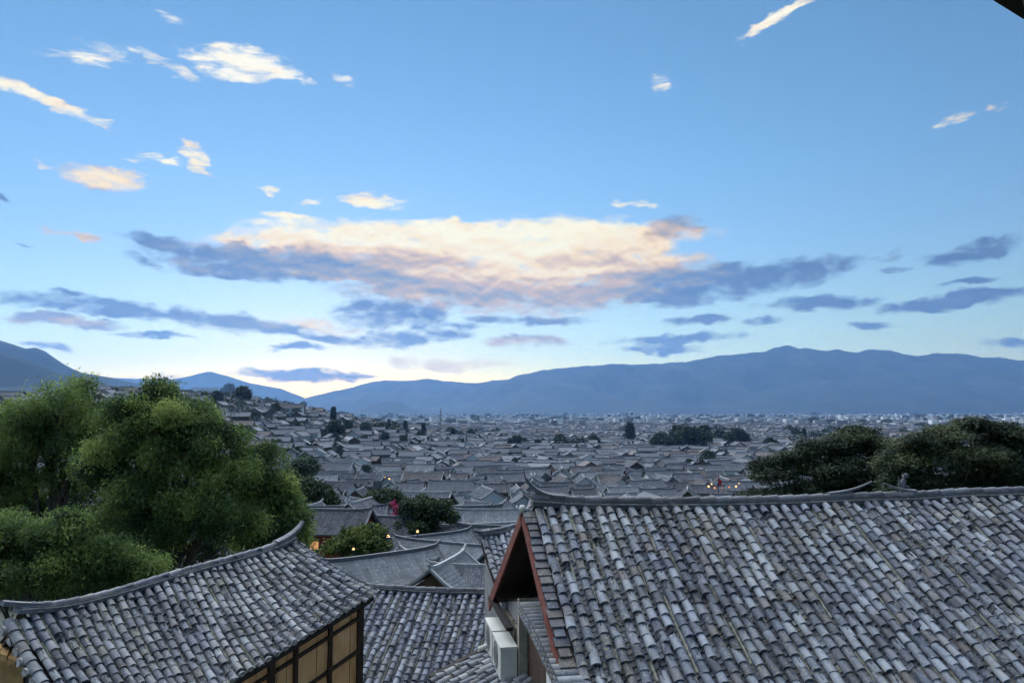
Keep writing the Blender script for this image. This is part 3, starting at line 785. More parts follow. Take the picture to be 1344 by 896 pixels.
for dz, hh in ((-.04, .10), (-.36, .055), (-1.02, .055), (-1.9, .08)):
    for k in range(NB):
        u0, u1 = k/NB*.985, (k+1)/NB*.985
        fr.beam(wpt(u0, ztp(u0)+dz)+lq*.03, wpt(u1, ztp(u1)+dz)+lq*.03, .07, hh)
own(fr.build('timber_frame', M_DWOOD), house_l)
# end walls
ew = MB()
for u, sg in ((.985, 1), (.03, -1)):
    a = wpt(u, 0); b = cat(rl, u)-lq*1.6
    for nm in (0,):
        ew = MB(); ew.face([Vector((a.x, a.y, 21.5)), Vector((b.x, b.y, 21.5)), Vector((b.x, b.y, cat(rl, u).z-1.0)), Vector((cat(rl, u).x, cat(rl, u).y, cat(rl, u).z-.16)), Vector((a.x, a.y, ztp(u)))])
        own(ew.build('end_wall', plain('old_grey_wall', (.15, .14, .13), .3, 2.5, .9, .3, (.07, .065, .06))), house_l)
fa = MB()
for k in range(24):
    u0, u1 = k/24, (k+1)/24
    fa.beam(cat(ev, u0)-Z3*.075-lq*.04, cat(ev, u1)-Z3*.075-lq*.04, .03, .10)
for k in range(28):
    u = (k+.5)/28; a = cat(ev, u)-Z3*.10-lq*.03; b = PL_(u, .62)-Z3*.13; fa.beam(a, b, .05, .06)
own(fa.build('rafter_frame', M_SOOT), house_l)
# earth wall beside it
mw = MB(); a = at(-60, 838, 12.6); b = at(34, 868, 12.2)
mw.obox((a+b)/2-Z3*1.5, (b-a)/2*1.0, Vector((.10, -.2, 0)), Z3*1.5)
for k in range(9): p = a.lerp(b, (k+.5)/9); mw.obox(p+Z3*.04+Z3*rng.uniform(-.02, .03), (b-a)/20, Vector((.15, -.28, 0)), Z3*.05)
tag(mw.build('earth_wall', M_MUD), 'ochre earth wall stub at the near end of the timber house', 'wall')

# ================================================================== the lower roof between the two
rng = random.Random(31)
TM = R(-10)
mr = Vector((math.cos(TM), math.sin(TM), 0)); mq = Vector((-math.sin(-TM), -math.cos(TM), 0))
mq = Vector((math.sin(TM), -math.cos(TM), 0))
MA = at(470, 773, 22.4)
def PM(u, v):
    s = v*4.6
    return MA + mr*(u*5.2-.4) + mq*s - Z3*(.50*s - .0*s) + Z3*(.03*mn.noise(Vector((u*6, v*4, 5)))-.04*math.sin(3.14*u))
house_m = empty('low_house', 'low house with plain blue grey tile roof between the two big roofs', 'house', (-2, 22, 18))
rf = MB(); lm_m = MB(); tile_roof(rf, PM, 5.2, 5.1, 0.225, 0.21, rng, 0.12, jit=1.1, lime=lm_m, lime_p=.3)
roof_m = own(rf.merge(lm_m, 1).build('roof', [M_TILE_M, M_LIMEY]), house_m)
def PMB(u, v): s = v*3.0; return MA + mr*(u*5.2-.4) - mq*s - Z3*(.5*s)
sb = MB(); slab(sb, PM, 10, 5, -.05, .06); slab(sb, PMB, 6, 3, -.03, .06); own(sb.build('roof_boarding', M_TILE_M), roof_m)
ft = [PM(k/14, 0)+Z3*.02 for k in range(15)]; band, caps, line = ridge_line(ft, rng, .12, .24, .07, .3)
own(band.build('ridge_course', M_RIDGE), roof_m); own(line.build('lime_line', M_MORTAR), roof_m); own(caps.build('ridge_cap', M_RIDGE), roof_m)
wm = MB(); 
def mg(u, s, z): p = MA+mr*u+mq*s; p.z = z; return p
A = [(-2.6, MA.z-1.45), (0, MA.z-.15), (4.1, MA.z-2.2), (4.1, 16), (-2.6, 16)]
for (u0, u1) in ((-.2, 4.6),):
    F0 = [mg(u0, s, z) for s, z in A]; F1 = [mg(u1, s, z) for s, z in A]
    wm.face(F0); wm.face(list(reversed(F1)))
    for k in range(5): wm.face([F0[k], F1[k], F1[(k+1) % 5], F0[(k+1) % 5]])
own(wm.build('wall', M_GREYW), house_m)

# ---------------------------------------------------- lean-to roof under the air conditioners
house_t = empty('lean_to', 'small lean-to shed with rough tile roof below the air conditioner units', 'shed', (-.4, 13, 22))
t0, t1, t2, t3 = at(648, 850, 14.2), at(706, 905, 11.9), at(568, 893, 13.4), at(610, 990, 11.0)
def PT(u, v): return (t0.lerp(t1, u)).lerp(t2.lerp(t3, u), v)+Z3*.02*mn.noise(Vector((u*5, v*5, 9)))
rf = MB(); tile_roof(rf, PT, 2.4, 1.6, .22, .21, rng, .11, jit=1.8)
rt = own(rf.build('roof', M_TILE_L), house_t)
sb = MB(); slab(sb, PT, 6, 4, -.05, .06); own(sb.build('roof_boarding', M_UNDER), rt)
ed = MB(); ed.beam(PT(-.03, 0)-Z3*.0, PT(-.03, 1.02), .10, .14); own(ed.build('edge_beam', M_UNDER), rt)
ed = MB(); ed.tube([PT(.04, .0)+Z3*.12, PT(.02, .28)+Z3*.14], .05, 8, .9); own(ed.build('white_pipe', M_ACW), rt)
wt = MB(); wt.face([PT(0, .9)-Z3*.1, PT(1, .9)-Z3*.1, PT(1, .9)-Z3*4, PT(0, .9)-Z3*4]); wt.face([PT(0, .9)-Z3*.1, PT(0, 0)-Z3*.1, PT(0, 0)-Z3*4, PT(0, .9)-Z3*4]); own(wt.build('wall', M_GREYW), house_t)

# ---------------------------------------------------- roof peeping out behind the gable
house_b = empty('side_house', 'house with upturned ridge tip peeping out behind the red gable', 'house', (.0, 20, 19))
b0, b1, b2, b3 = at(631, 709, 20), at(712, 684, 22), at(656, 782, 17.9), at(740, 760, 19.5)
def PS_(u, v): p = (b0.lerp(b1, u)).lerp(b2.lerp(b3, u), v); p.z -= .10*4*v*(1-v)*.5; return p
rf = MB(); tile_roof(rf, PS_, 3.0, 2.5, .25, .22, rng, .12, jit=1.2); rb_ = own(rf.build('roof', M_TILE_M), house_b)
def PSB(u, v): a = PS_(u, 0); d = a-PS_(u, 1); d.z = 0; return a + d.normalized()*(1.8*v) - Z3*(.9*v)
sb = MB(); slab(sb, PS_, 6, 4, -.05, .06); own(sb.build('roof_boarding', M_UNDER), rb_)
ft = [PS_(k/10, 0)+Z3*(.10*max(0, 1-k/3)) for k in range(11)]; band, caps, line = ridge_line(ft, rng, .12, .22, .07, .3)
own(band.build('ridge_course', M_RIDGE), rb_); own(line.build('lime_line', M_MORTAR), rb_); own(caps.build('ridge_cap', M_RIDGE), rb_)
hn = MB(); bd_ = (b1-b0).normalized(); horn(hn, curve(ft[1]+Z3*.05, ft[0]+Z3*.03, ft[0]-bd_*.28+Z3*.2, 7), .2, .07, .14, .06, .4); own(hn.build('ridge_horn', M_RIDGE), rb_)
wb = MB()
for a, b in (((0.06, .9), (1, .9)), ((.06, .9), (.06, 0))):
    p, q = PS_(*a), PS_(*b); wb.face([p-Z3*.1, q-Z3*.1, Vector((q.x, q.y, 17)), Vector((p.x, p.y, 17))])
own(wb.build('wall', M_GREYW), house_b)

# ---------------------------------------------------- eave of the viewer's own house, top right corner
ov = empty('overhanging_eave', 'dark timber eave corner jutting in at the top right', 'eave', (2.6, 2.6, 31.5))
a = at(1294, -5, 3.0); cc = at(1350, 31, 3.05); back = Vector((.35, -5.0, 1.25)); n = 10
edge = [a+(cc-a)*(k*.9)+Vector((0, 0, .006*math.sin(k*2.3))) for k in range(n+1)]
m = MB(); m.grid([edge, [p+back for p in edge]]); m.grid([[p+back+Vector((0, 0, .06)) for p in edge], [p+Vector((0, 0, .06)) for p in edge]])
m.grid([[p+Vector((0, 0, .06)) for p in edge], edge]); m.grid([[edge[0], edge[0]+back], [edge[0]+Vector((0, 0, .06)), edge[0]+back+Vector((0, 0, .06))]])
own(m.build('eave_board', M_SOOT), ov)
m = MB(); rng = random.Random(77)
def PO(u, v): return edge[0].lerp(edge[-1], u)*(1-0)+back*(1-v)+Z3*.07
tile_roof(m, PO, (edge[-1]-edge[0]).length, back.length, .22, .22, rng, .16)
own(m.build('roof_tile', M_TILE_R), ov)
for k in range(9):
    p = edge[0].lerp(edge[-1], (k+.6)/9)-Z3*.045; m = MB(); m.beam(p+back*.02, p+back, .06, .08); own(m.build('rafter', M_SOOT), ov)

def standing(px, py, up):
    """depth at which a photo pixel's ray comes down to UP metres above the ground"""
    Y = 60.0
    while Y < 2500:
        p = at(px, py, Y)
        if p.z < ground(p.x, p.y)+up: return Y
        Y *= 1.01
    return Y

# ================================================================== foliage
def leaf_mat(name, cols, trans=0.25):
    def f(t, b):
        tone = attr(t, 'tone'); n = t.noise(obj_co(t), 0.9, 3, 0.6)
        v = t.math('ADD', t.math('MULTIPLY', tone, 0.7), t.math('MULTIPLY', n, 0.3))
        k = len(cols)-1
        c = t.ramp(v, [(0.12+0.76*i/k, q) for i, q in enumerate(cols)])
        t.put(b.inputs['Base Color'], c)
        tr = t.node('ShaderNodeBsdfTranslucent'); t.put(tr.inputs[0], c)
        mx = t.node('ShaderNodeMixShader'); mx.inputs[0].default_value = trans
        o = [n for n in t.n if n.type == 'OUTPUT_MATERIAL'][0]
        t.l.new(b.outputs[0], mx.inputs[1]); t.l.new(tr.outputs[0], mx.inputs[2]); t.l.new(mx.outputs[0], o.inputs[0])
    return material(name, f, 0.6, 0.3)
M_WILLOW = leaf_mat('soft_green_leaf', [(0.024, 0.048, 0.02), (0.085, 0.145, 0.042), (0.19, 0.27, 0.07), (0.33, 0.40, 0.11)], 0.42)
M_YELLOWG = leaf_mat('yellow_green_leaf', [(0.03, 0.055, 0.014), (0.07, 0.11, 0.022), (0.13, 0.165, 0.035), (0.19, 0.21, 0.05)])
M_DEEP = leaf_mat('deep_green_leaf', [(0.012, 0.028, 0.014), (0.024, 0.048, 0.022), (0.045, 0.072, 0.028), (0.07, 0.10, 0.04)])
M_CONIF = leaf_mat('conifer_leaf', [(0.014, 0.026, 0.016), (0.030, 0.050, 0.026), (0.058, 0.082, 0.036), (0.10, 0.12, 0.05)], 0.12)
M_FAR = leaf_mat('far_leaf', [(0.012, 0.026, 0.018), (0.02, 0.04, 0.026), (0.032, 0.056, 0.03), (0.05, 0.075, 0.035)], 0.1)
M_PINK = leaf_mat('pink_blossom', [(0.22, 0.02, 0.06), (0.42, 0.04, 0.12), (0.55, 0.08, 0.2), (0.6, 0.16, 0.28)])
M_BARK = plain('bark', (0.06, 0.048, 0.038), 0.4, 9, 0.95, 0.5)

def crown_mesh(name, lobes, n_spray, per, size, ll, lw, mat, seed, droop=0.3, flat=0.0, gap=0.0, gscale=0.8, inner=0.5, sub=0):
    """leaf sprays through the volume of several lobes (x, y, z, rx, ry, rz); every leaf is a real quad with its own turn"""
    rg = np.random.default_rng(seed)
    L = np.array(lobes, float)
    if sub:                      # every lobe carries a few rounded tufts of its own
        S = []
        for lb in L:
            S.append((*lb[:3], *(lb[3:6]*0.68)))
            for q in range(sub):
                dd = rg.normal(size=3); dd /= np.linalg.norm(dd); dd[2] = abs(dd[2])*.9-.25
                k_ = rg.uniform(.30, .46)
                S.append((*(lb[:3]+dd*lb[3:6]*.86), *(lb[3:6]*k_*np.array([1, 1, .85]))))
        L = np.array(S)
    wts = (L[:, 3]*L[:, 4]*L[:, 5])**(2/3); wts /= wts.sum()
    idx = rg.choice(len(L), n_spray, p=wts)
    d = rg.normal(size=(n_spray, 3)); d /= np.linalg.norm(d, axis=1)[:, None]
    d[:, 2] = np.where((d[:, 2] < -0.35) & (rg.random(n_spray) < .6), -d[:, 2], d[:, 2])
    rad = inner + (1-inner)*rg.random(n_spray)**0.6
    rad *= 1+0.10*rg.normal(size=n_spray)
    C = L[idx, :3] + d*L[idx, 3:6]*rad[:, None]
    if gap > 0:
        keep = np.array([mn.noise(Vector(c)*gscale+Vector((seed*1.3, 0, 0))) > -0.5+gap*0.75 or rg.random() < .12 for c in C])
        C = C[keep]; d = d[keep]; idx = idx[keep]
    n = len(C)
    ctone = np.array([mn.noise(Vector(c)*0.75+Vector((9, seed, 2))) for c in C])*0.62 + 0.5 + rg.normal(size=n)*0.10
    ctone += (0.24 if sub else 0.06)*np.take(rg.normal(size=len(L)), idx)
    # leaves of a spray
    off = rg.normal(size=(n, per, 3))*size*0.42
    off[:, :, 2] *= (1-0.75*flat)
    if droop > 0: off[:, :, 2] -= np.abs(rg.normal(size=(n, per)))*size*droop
    P = (C[:, None, :] + off).reshape(-1, 3)
    out = np.repeat(d, per, axis=0)
    ax = rg.normal(size=P.shape)*0.55 + out*0.45
    ax[:, 2] = ax[:, 2]*(1-flat) - droop*1.1
    ax /= np.linalg.norm(ax, axis=1)[:, None]
    nr = rg.normal(size=P.shape)*0.6 + out*0.5 + np.array([0, 0, 0.45+flat])
    sd_ = np.cross(ax, nr); sd_ /= (np.linalg.norm(sd_, axis=1)[:, None]+1e-9)
    l = ll*(0.65+0.7*rg.random(len(P)))[:, None]; w_ = lw*(0.65+0.7*rg.random(len(P)))[:, None]
    up = np.cross(sd_, ax)
    v0 = P-ax*l*.5; v2 = P+ax*l*.5 - up*l*.10; v1 = P+sd_*w_*.5+up*l*.06; v3 = P-sd_*w_*.5+up*l*.06
    V = np.stack([v0, v1, v2, v3], 1).reshape(-1, 3).astype(np.float32)
    nf = len(P)
    me = bpy.data.meshes.new(name)
    me.vertices.add(nf*4); me.vertices.foreach_set('co', V.ravel())
    me.loops.add(nf*4); me.loops.foreach_set('vertex_index', np.arange(nf*4, dtype=np.int32))
    me.polygons.add(nf); me.polygons.foreach_set('loop_start', np.arange(0, nf*4, 4, dtype=np.int32))
    me.update(calc_edges=True)
    a = me.attributes.new('tone', 'FLOAT', 'FACE'); a.data.foreach_set('value', np.clip(np.repeat(ctone, per)+rg.normal(size=nf)*.11, 0, 1).astype(np.float32))
    me.materials.append(mat)
    return me
def trunk_mesh(name, h, r, lobes, seed, lean=0.05):
    rg = random.Random(seed); m = MB()
    top = Vector((rg.uniform(-lean, lean)*h, rg.uniform(-lean, lean)*h, h))
    def bez(a, b, c, k=6): return [a*(1-t)**2+b*2*t*(1-t)+c*t*t for t in [i/(k-1) for i in range(k)]]
    base = Vector((0, 0, -0.3)); mid = Vector((top.x*.2, top.y*.2, h*.5))
    tp = bez(base, mid, top, 8)
    m.tube(tp, [r*1.25]+[r*(1-.6*k/7) for k in range(1, 8)], 8)
    for lb in lobes:
        c = Vector(lb[:3]); t = rg.uniform(.45, .95); s = tp[min(7, int(t*7))]
        e = s.lerp(c, .92); k = s.lerp(c, .45)+Vector((0, 0, .12*(c-s).length))
        m.tube(bez(s, k, e), [r*.5*(1-.8*q/5) for q in range(6)], 6)
        for q in range(3):
            f = s.lerp(c, rg.uniform(.5, .8)); g_ = c+Vector((rg.uniform(-.7, .7)*lb[3], rg.uniform(-.7, .7)*lb[4], rg.uniform(-.2, .8)*lb[5]))
            m.tube([f, f.lerp(g_, .5)+Vector((0, 0, .1)), g_], [r*.2, r*.12, r*.04], 5)
    return m
def tree(name, label, base, h_trunk, r_trunk, lobes, mat, seed, cat_='tree', group=None, **kw):
    e = empty(name, label, cat_, base, 0, group)
    tm = trunk_mesh('trunk', h_trunk, r_trunk, lobes, seed); tm.build('trunk', M_BARK, e)
    link('crown', crown_mesh('crown', lobes, mat=mat, seed=seed, **kw), e)
    return e
def lobes_px(base, items, Y):
    """lobe list from (photo x, photo y, depth offset, half-width px, half-height px, half-depth m)"""
    o = []
    for px, py, dy, rx, ry, rd in items:
        c = at(px, py, Y+dy); s = (Y+dy)/FPX
        o.append((c.x-base.x, c.y-base.y, c.z-base.z, rx*s, rd, ry*s))
    return o

# -------- the big soft-leaved trees at left
def gbase(px, Y): v = at(px, 600, Y); return Vector((v.x, v.y, ground(v.x, v.y)))
b_ = gbase(75, 31)
tree('willow_tree', 'tall soft green tree at the far left edge behind the leafy bushes', b_, 8.2, .30, lobes_px(b_, [
    (85, 520, 0, 44, 24, 1.5), (35, 545, 0, 46, 32, 1.6), (125, 545, .3, 28, 38, 1.3), (15, 590, 0, 44, 40, 1.7), (70, 575, .8, 50, 42, 1.6), (5, 640, .3, 36, 40, 1.3), (78, 628, .5, 40, 30, 1.3), (105, 590, -.3, 34, 30, 1.2), (-45, 570, .2, 50, 55, 1.7), (100, 500, .2, 20, 9, .7), (45, 660, .9, 40, 24, 1)], 31), M_WILLOW, 3,
    sub=7, n_spray=6400, per=15, size=.42, ll=.15, lw=.05, droop=.55, gap=.3, gscale=.75)
b_ = gbase(220, 27)
tree('willow_tree', 'broadest soft green tree standing behind the sagging timber house roof', b_, 7.6, .36, lobes_px(b_, [
    (200, 530, 0, 46, 22, 1.3), (165, 545, .2, 28, 26, 1.0), (235, 552, -.2, 46, 36, 1.4), (285, 575, 0, 38, 38, 1.3), (180, 580, -.3, 50, 40, 1.4), (235, 605, -.6, 52, 40, 1.4), (135, 612, -.2, 42, 34, 1.2), (300, 618, .1, 36, 32, 1.2), (180, 645, -.8, 50, 32, 1.3), (258, 660, -.9, 46, 38, 1.3), (205, 700, -.8, 58, 40, 1.3), (300, 680, -.3, 40, 44, 1.2), (150, 690, -.6, 36, 30, 1.2), (210, 508, .2, 22, 12, .8)], 27), M_WILLOW, 5,
    sub=7, n_spray=10500, per=15, size=.36, ll=.135, lw=.045, droop=.6, gap=.3, gscale=.9)
b_ = gbase(345, 29)
tree('willow_tree', 'soft green tree beside the upturned ridge tip of the timber house', b_, 5.6, .24, lobes_px(b_, [
    (345, 600, 0, 32, 26, 1.1), (362, 640, -.2, 36, 36, 1.2), (330, 650, -.3, 34, 34, 1.2), (378, 672, 0, 25, 34, 1.0), (350, 700, -.4, 44, 32, 1.2), (318, 620, .2, 26, 26, 1.0), (385, 700, .2, 18, 26, .8)], 29), M_WILLOW, 8,
    sub=7, n_spray=4200, per=15, size=.38, ll=.14, lw=.046, droop=.6, gap=.3, gscale=.9)
b_ = gbase(70, 20.5)
tree('leafy_bush', 'low feathery green bush filling the space above the left roof ridge', b_, 3.0, .14, lobes_px(b_, [
    (30, 705, 0, 50, 36, .9), (85, 690, .2, 42, 30, .9), (60, 745, -.3, 58, 36, 1.0), (-10, 750, -.2, 44, 50, .9), (130, 735, .3, 46, 36, .9), (115, 765, 0, 44, 24, .8), (0, 690, .3, 36, 26, .8), (190, 745, .8, 40, 28, .8)], 20.5), M_WILLOW, 12, 'bush',
    sub=7, n_spray=5600, per=14, size=.26, ll=.105, lw=.034, droop=.55, gap=.36, gscale=1.1)

b_ = gbase(150, 33)
tree('leafy_bush', 'shadowy green bush under the willow crowns left of their trunks', b_, 3.0, .16, lobes_px(b_, [
    (40, 690, 0, 70, 40, 1.6), (140, 700, .2, 70, 44, 1.7), (230, 715, 0, 70, 44, 1.6), (310, 720, .3, 56, 40, 1.5), (180, 760, -.4, 110, 40, 1.6), (60, 750, 0, 90, 44, 1.6), (380, 735, .6, 40, 26, 1.2), (120, 655, .6, 44, 26, 1.2), (-40, 700, 0, 60, 50, 1.5)], 33), M_DEEP, 14, 'bush',
    n_spray=3600, per=13, size=.45, ll=.17, lw=.06, droop=.45, gap=.2, gscale=.8)

# -------- dark conifers behind the right roof
b_ = gbase(1085, 33)
tree('cypress_tree', 'dark layered conifer left of the gap above the right roof ridge', b_, 6.5, .26, lobes_px(b_, [
    (1120, 578, .2, 38, 19, 1.2), (1145, 590, 0, 34, 22, 1.2), (1085, 590, 0, 40, 20, 1.2), (1035, 606, .2, 36, 20, 1.1), (1010, 622, 0, 28, 22, 1.0), (1060, 622, -.4, 52, 24, 1.2), (1110, 615, -.6, 50, 26, 1.2), (1155, 618, -.3, 36, 28, 1.2), (1090, 645, -.2, 110, 24, 1.3), (1130, 565, .1, 22, 8, .8)], 33), M_CONIF, 21,
    sub=7, n_spray=7600, per=15, size=.36, ll=.13, lw=.042, droop=.12, flat=.65, gap=.12, gscale=.75)
b_ = gbase(1270, 29)
tree('cypress_tree', 'larger dark conifer at the right edge behind the tile roof', b_, 6.6, .3, lobes_px(b_, [
    (1300, 566, 0, 40, 16, 1.2), (1255, 572, 0, 46, 17, 1.2), (1205, 582, .2, 34, 18, 1.1), (1330, 585, 0, 36, 24, 1.2), (1190, 612, 0, 32, 28, 1.1), (1240, 605, -.5, 52, 28, 1.3), (1300, 608, -.5, 52, 30, 1.3), (1350, 620, 0, 46, 34, 1.2), (1260, 640, -.2, 100, 24, 1.4), (1380, 590, 0, 40, 30, 1.2), (1275, 555, 0, 22, 8, .7), (1175, 632, .1, 24, 20, .8)], 29), M_CONIF, 24,
    sub=7, n_spray=8800, per=15, size=.34, ll=.125, lw=.04, droop=.12, flat=.65, gap=.12, gscale=.8)

# -------- trees standing among the first houses
b_ = gbase(472, 62)
tree('round_tree', 'yellow green rounded tree beside the red lantern shop', b_, 2.6, .2, lobes_px(b_, [
    (472, 712, 0, 34, 24, 2.0), (448, 722, .2, 22, 18, 1.5), (496, 722, 0, 20, 20, 1.4), (470, 735, -.5, 36, 16, 1.8), (480, 697, .3, 22, 12, 1.2)], 62), M_YELLOWG, 31, sub=6, n_spray=2400, per=10, size=.34, ll=.26, lw=.14, droop=.1, gap=.25, gscale=.7)
b_ = gbase(558, 76)
tree('round_tree', 'dark green dense tree behind the pale netted roofs', b_, 3.4, .22, lobes_px(b_, [
    (560, 664, 0, 30, 16, 2.2), (540, 678, .2, 18, 18, 1.6), (578, 676, 0, 22, 18, 1.8), (556, 692, -.5, 34, 16, 2.2)], 76), M_DEEP, 33, sub=6, n_spray=2400, per=10, size=.42, ll=.3, lw=.17, droop=.1, gap=.3, gscale=.6)
b_ = gbase(500, 92)
tree('round_tree', 'small dull green tree on the street behind the yellow green one', b_, 3.0, .2, lobes_px(b_, [
    (505, 655, 0, 24, 12, 2.0), (485, 662, .2, 14, 10, 1.4)], 92), M_DEEP, 35, n_spray=700, per=9, size=.5, ll=.32, lw=.18, droop=.1, gap=.3, gscale=.6)
b_ = gbase(521, 72)
bo = gbase(521, 81)
tree('flowering_shrub', 'bright pink flowering shrub left of the dark round tree', bo, 3.4, .08, lobes_px(bo, [
    (516, 661, 0, 3, 4, .3), (520, 666, .1, 3.5, 3, .3), (523, 672, .1, 5, 4, .4), (519, 677, 0, 5, 3, .4), (527, 677, .2, 3.5, 4, .3)], 81), M_PINK, 36, 'shrub', n_spray=110, per=7, size=.26, ll=.16, lw=.10, droop=.2, gap=.2)
b_ = gbase(398, 112)
tree('round_tree', 'pale sage green tree next to the far left willow crown', b_, 4, .25, lobes_px(b_, [
    (400, 612, 0, 17, 12, 1.9), (385, 620, 0, 14, 12, 1.6)], 112), leaf_mat('sage_leaf', [(.03, .055, .04), (.05, .085, .055), (.08, .12, .075), (.11, .15, .09)]), 37, n_spray=900, per=9, size=.6, ll=.4, lw=.22, gap=.2, gscale=.6)
b_ = gbase(412, 98)
tree('round_tree', 'dark tree below the pale sage tree beside white walls', b_, 4, .25, lobes_px(b_, [
    (415, 648, 0, 22, 16, 2.2), (432, 656, 0, 12, 9, 1.4), (402, 640, .3, 14, 14, 1.6)], 98), M_DEEP, 38, n_spray=900, per=9, size=.6, ll=.4, lw=.22, gap=.2, gscale=.6)

# -------- scattered town trees far off (crowns shared between copies)
FARK = []
for k, lb in enumerate([
    [(0, 0, 3.2, 2.3, 2.3, 2.2), (1.5, .3, 2.5, 1.6, 1.6, 1.5), (-1.4, -.2, 2.6, 1.7, 1.6, 1.5)],
    [(0, 0, 2.6, 1.1, 1.1, 1.6), (0, 0, 4.8, .9, .9, 1.6), (.1, 0, 6.4, .55, .55, 1.2)],
    [(-2.2, 0, 2.8, 2.2, 2.0, 1.8), (.4, .4, 3.6, 2.3, 2.2, 2.2), (2.6, 0, 2.7, 2.1, 2.0, 1.7)]]):
    me = crown_mesh('far_crown', lb, 620, 7, .55, .55, .34, M_FAR, 60+k, 0.1, 0, .22, .5)
    tm = trunk_mesh('far_trunk', 3.4, .2, lb, 70+k)
    FARK.append((me, tm))
TREE_DONE = {}
def far_tree(kind, px, py_base, hpx, Y, label, wide=1.0, group='dark trees among the town roofs'):
    Y = standing(px, py_base, 2.5)
    c = at(px, py_base, Y); h0 = (5.2, 7.6, 5.6)[kind]
    s = hpx*Y/FPX/h0
    zg = ground(c.x, c.y)
    e = empty('town_tree', label, 'tree', (c.x, c.y, c.z), (px*7.3) % 6.28, group)
    e.scale = (s*wide, s*wide, s)
    if kind not in TREE_DONE:
        t = FARK[kind][1].build('trunk', M_BARK, e); TREE_DONE[kind] = t.data
    else: t = link('trunk', TREE_DONE[kind], e)
    link('crown', FARK[kind][0], e)
    if c.z - zg > 0.4:      # the foot is hidden behind roofs: lengthen the trunk down to the ground
        m = MB(); m.tube([(0, 0, .1), (0, 0, -(c.z-zg)/s)], [.17, .22], 6); m.build('lower_trunk', M_BARK, e)
    return e
for args in [
    (1, 827, 581, 27, 560, 'tall dark column tree standing alone left of the big dark grove', 1.5),
    (2, 870, 594, 26, 480, 'wide dark tree at the left end of the grove by the white wall', 1.0),
    (2, 905, 592, 32, 500, 'broad dark tree in the middle of the grove', 1.1),
    (0, 893, 590, 30, 520, 'rounded tree rising just left of the grove middle'),
    (2, 967, 588, 26, 520, 'dark tree right of the grove beyond the pale gap', .9),
    (0, 945, 582, 18, 620, 'small tree behind the right part of the grove'),
    (0, 925, 581, 22, 600, 'tree at the back of the grove, rounded top'),
    (2, 928, 616, 24, 330, 'low wide dark tree in front of the grove among roofs', 1.0),
    (0, 905, 616, 13, 332, 'small tree touching the left side of the low wide tree'),
    (0, 879, 634, 17, 235, 'little dark tree near the right roof ridge, left of the glowing shops', .75),
    (2, 680, 588, 17, 520, 'dark bushy tree below the far apartment towers', 1.0),
    (0, 706, 588, 11, 520, 'small tree right of the bushy tree below the towers'),
    (0, 735, 584, 14, 560, 'lone small tree halfway between towers and column tree'),
    (0, 779, 586, 15, 540, 'lone round tree left of the tall column tree'),
    (2, 592, 574, 13, 760, 'dark tree right beside the thin mast', 1.1),
    (0, 618, 574, 11, 760, 'second dark tree right of the thin mast'),
    (2, 605, 576, 10, 740, 'low bush between the two trees by the mast', .9),
    (1, 556, 576, 21, 520, 'dark pointed tree just left of the thin mast'),
    (0, 553, 580, 14, 500, 'round tree at the foot of the pointed tree by the mast'),
    (1, 532, 572, 20, 520, 'slim dark tree second to the left of the mast'),
    (0, 528, 586, 14, 430, 'bushy dark tree below the slim tree'),
    (1, 510, 566, 16, 560, 'slim pointed tree on the skyline right of the hill'),
    (0, 518, 566, 12, 570, 'small bush on the skyline beside the pointed tree'),
    (0, 479, 574, 18, 400, 'round dark tree on the lower end of the hill'),
    (0, 505, 584, 16, 400, 'dark tree at the foot of the hill slope', .8),
    (1, 437, 560, 26, 380, 'tall dark conifer on the hillside right of the white gateway'),
    (0, 440, 574, 22, 370, 'bushy tree under the tall hillside conifer'),
    (0, 457, 566, 14, 400, 'small dark tree right of the hillside conifer'),
    (1, 225, 515, 12, 380, 'little pointed tree left of the white hilltop building'),
    (2, 300, 525, 21, 380, 'dark tree group below the hilltop mast', .9),
    (0, 318, 530, 22, 385, 'rounded dark tree right of the hilltop mast'),
    (0, 285, 532, 18, 375, 'dark tree between hilltop building and mast'),
    (2, 258, 540, 16, 350, 'dark bush below the white hilltop building', 1.0),
    (0, 335, 556, 15, 330, 'dark round tree on the grass terrace of the hill', .9),
    (0, 362, 544, 14, 370, 'dark tree left of the red trimmed white house'),
    (0, 398, 536, 9, 400, 'small tree right of the red trimmed white house'),
    (2, 350, 530, 9, 400, 'low hedge-like tree on the upper hill line', .9),
    (0, 470, 606, 11, 300, 'small bush in the roofs below the hill foot'),
    (0, 480, 626, 15, 190, 'dark bushy tree among roofs left of the lit window', 1.0),
    (0, 539, 634, 9, 200, 'small green tree beside the lit window house'),
    (0, 365, 590, 13, 230, 'dark tree at the edge of the willow crown below the hill'),
    (0, 388, 602, 15, 200, 'dark tree above the pale sage tree'),
    (2, 1012, 590, 16, 430, 'dark tree left of the right conifers far off', .8),
    (0, 1045, 578, 15, 560, 'pointed dark tree beyond the right conifers'),
    (1, 1056, 578, 16, 560, 'slim dark tree beyond the right conifers', 1.2),
    (2, 1085, 572, 9, 700, 'distant tree line piece beyond the right conifers', 1.3),
    (0, 655, 602, 9, 330, 'small green tree in the middle of the roofs', .8),
    (0, 745, 600, 7, 340, 'tiny tree among roofs above the right ridge'),
]: far_tree(*args)

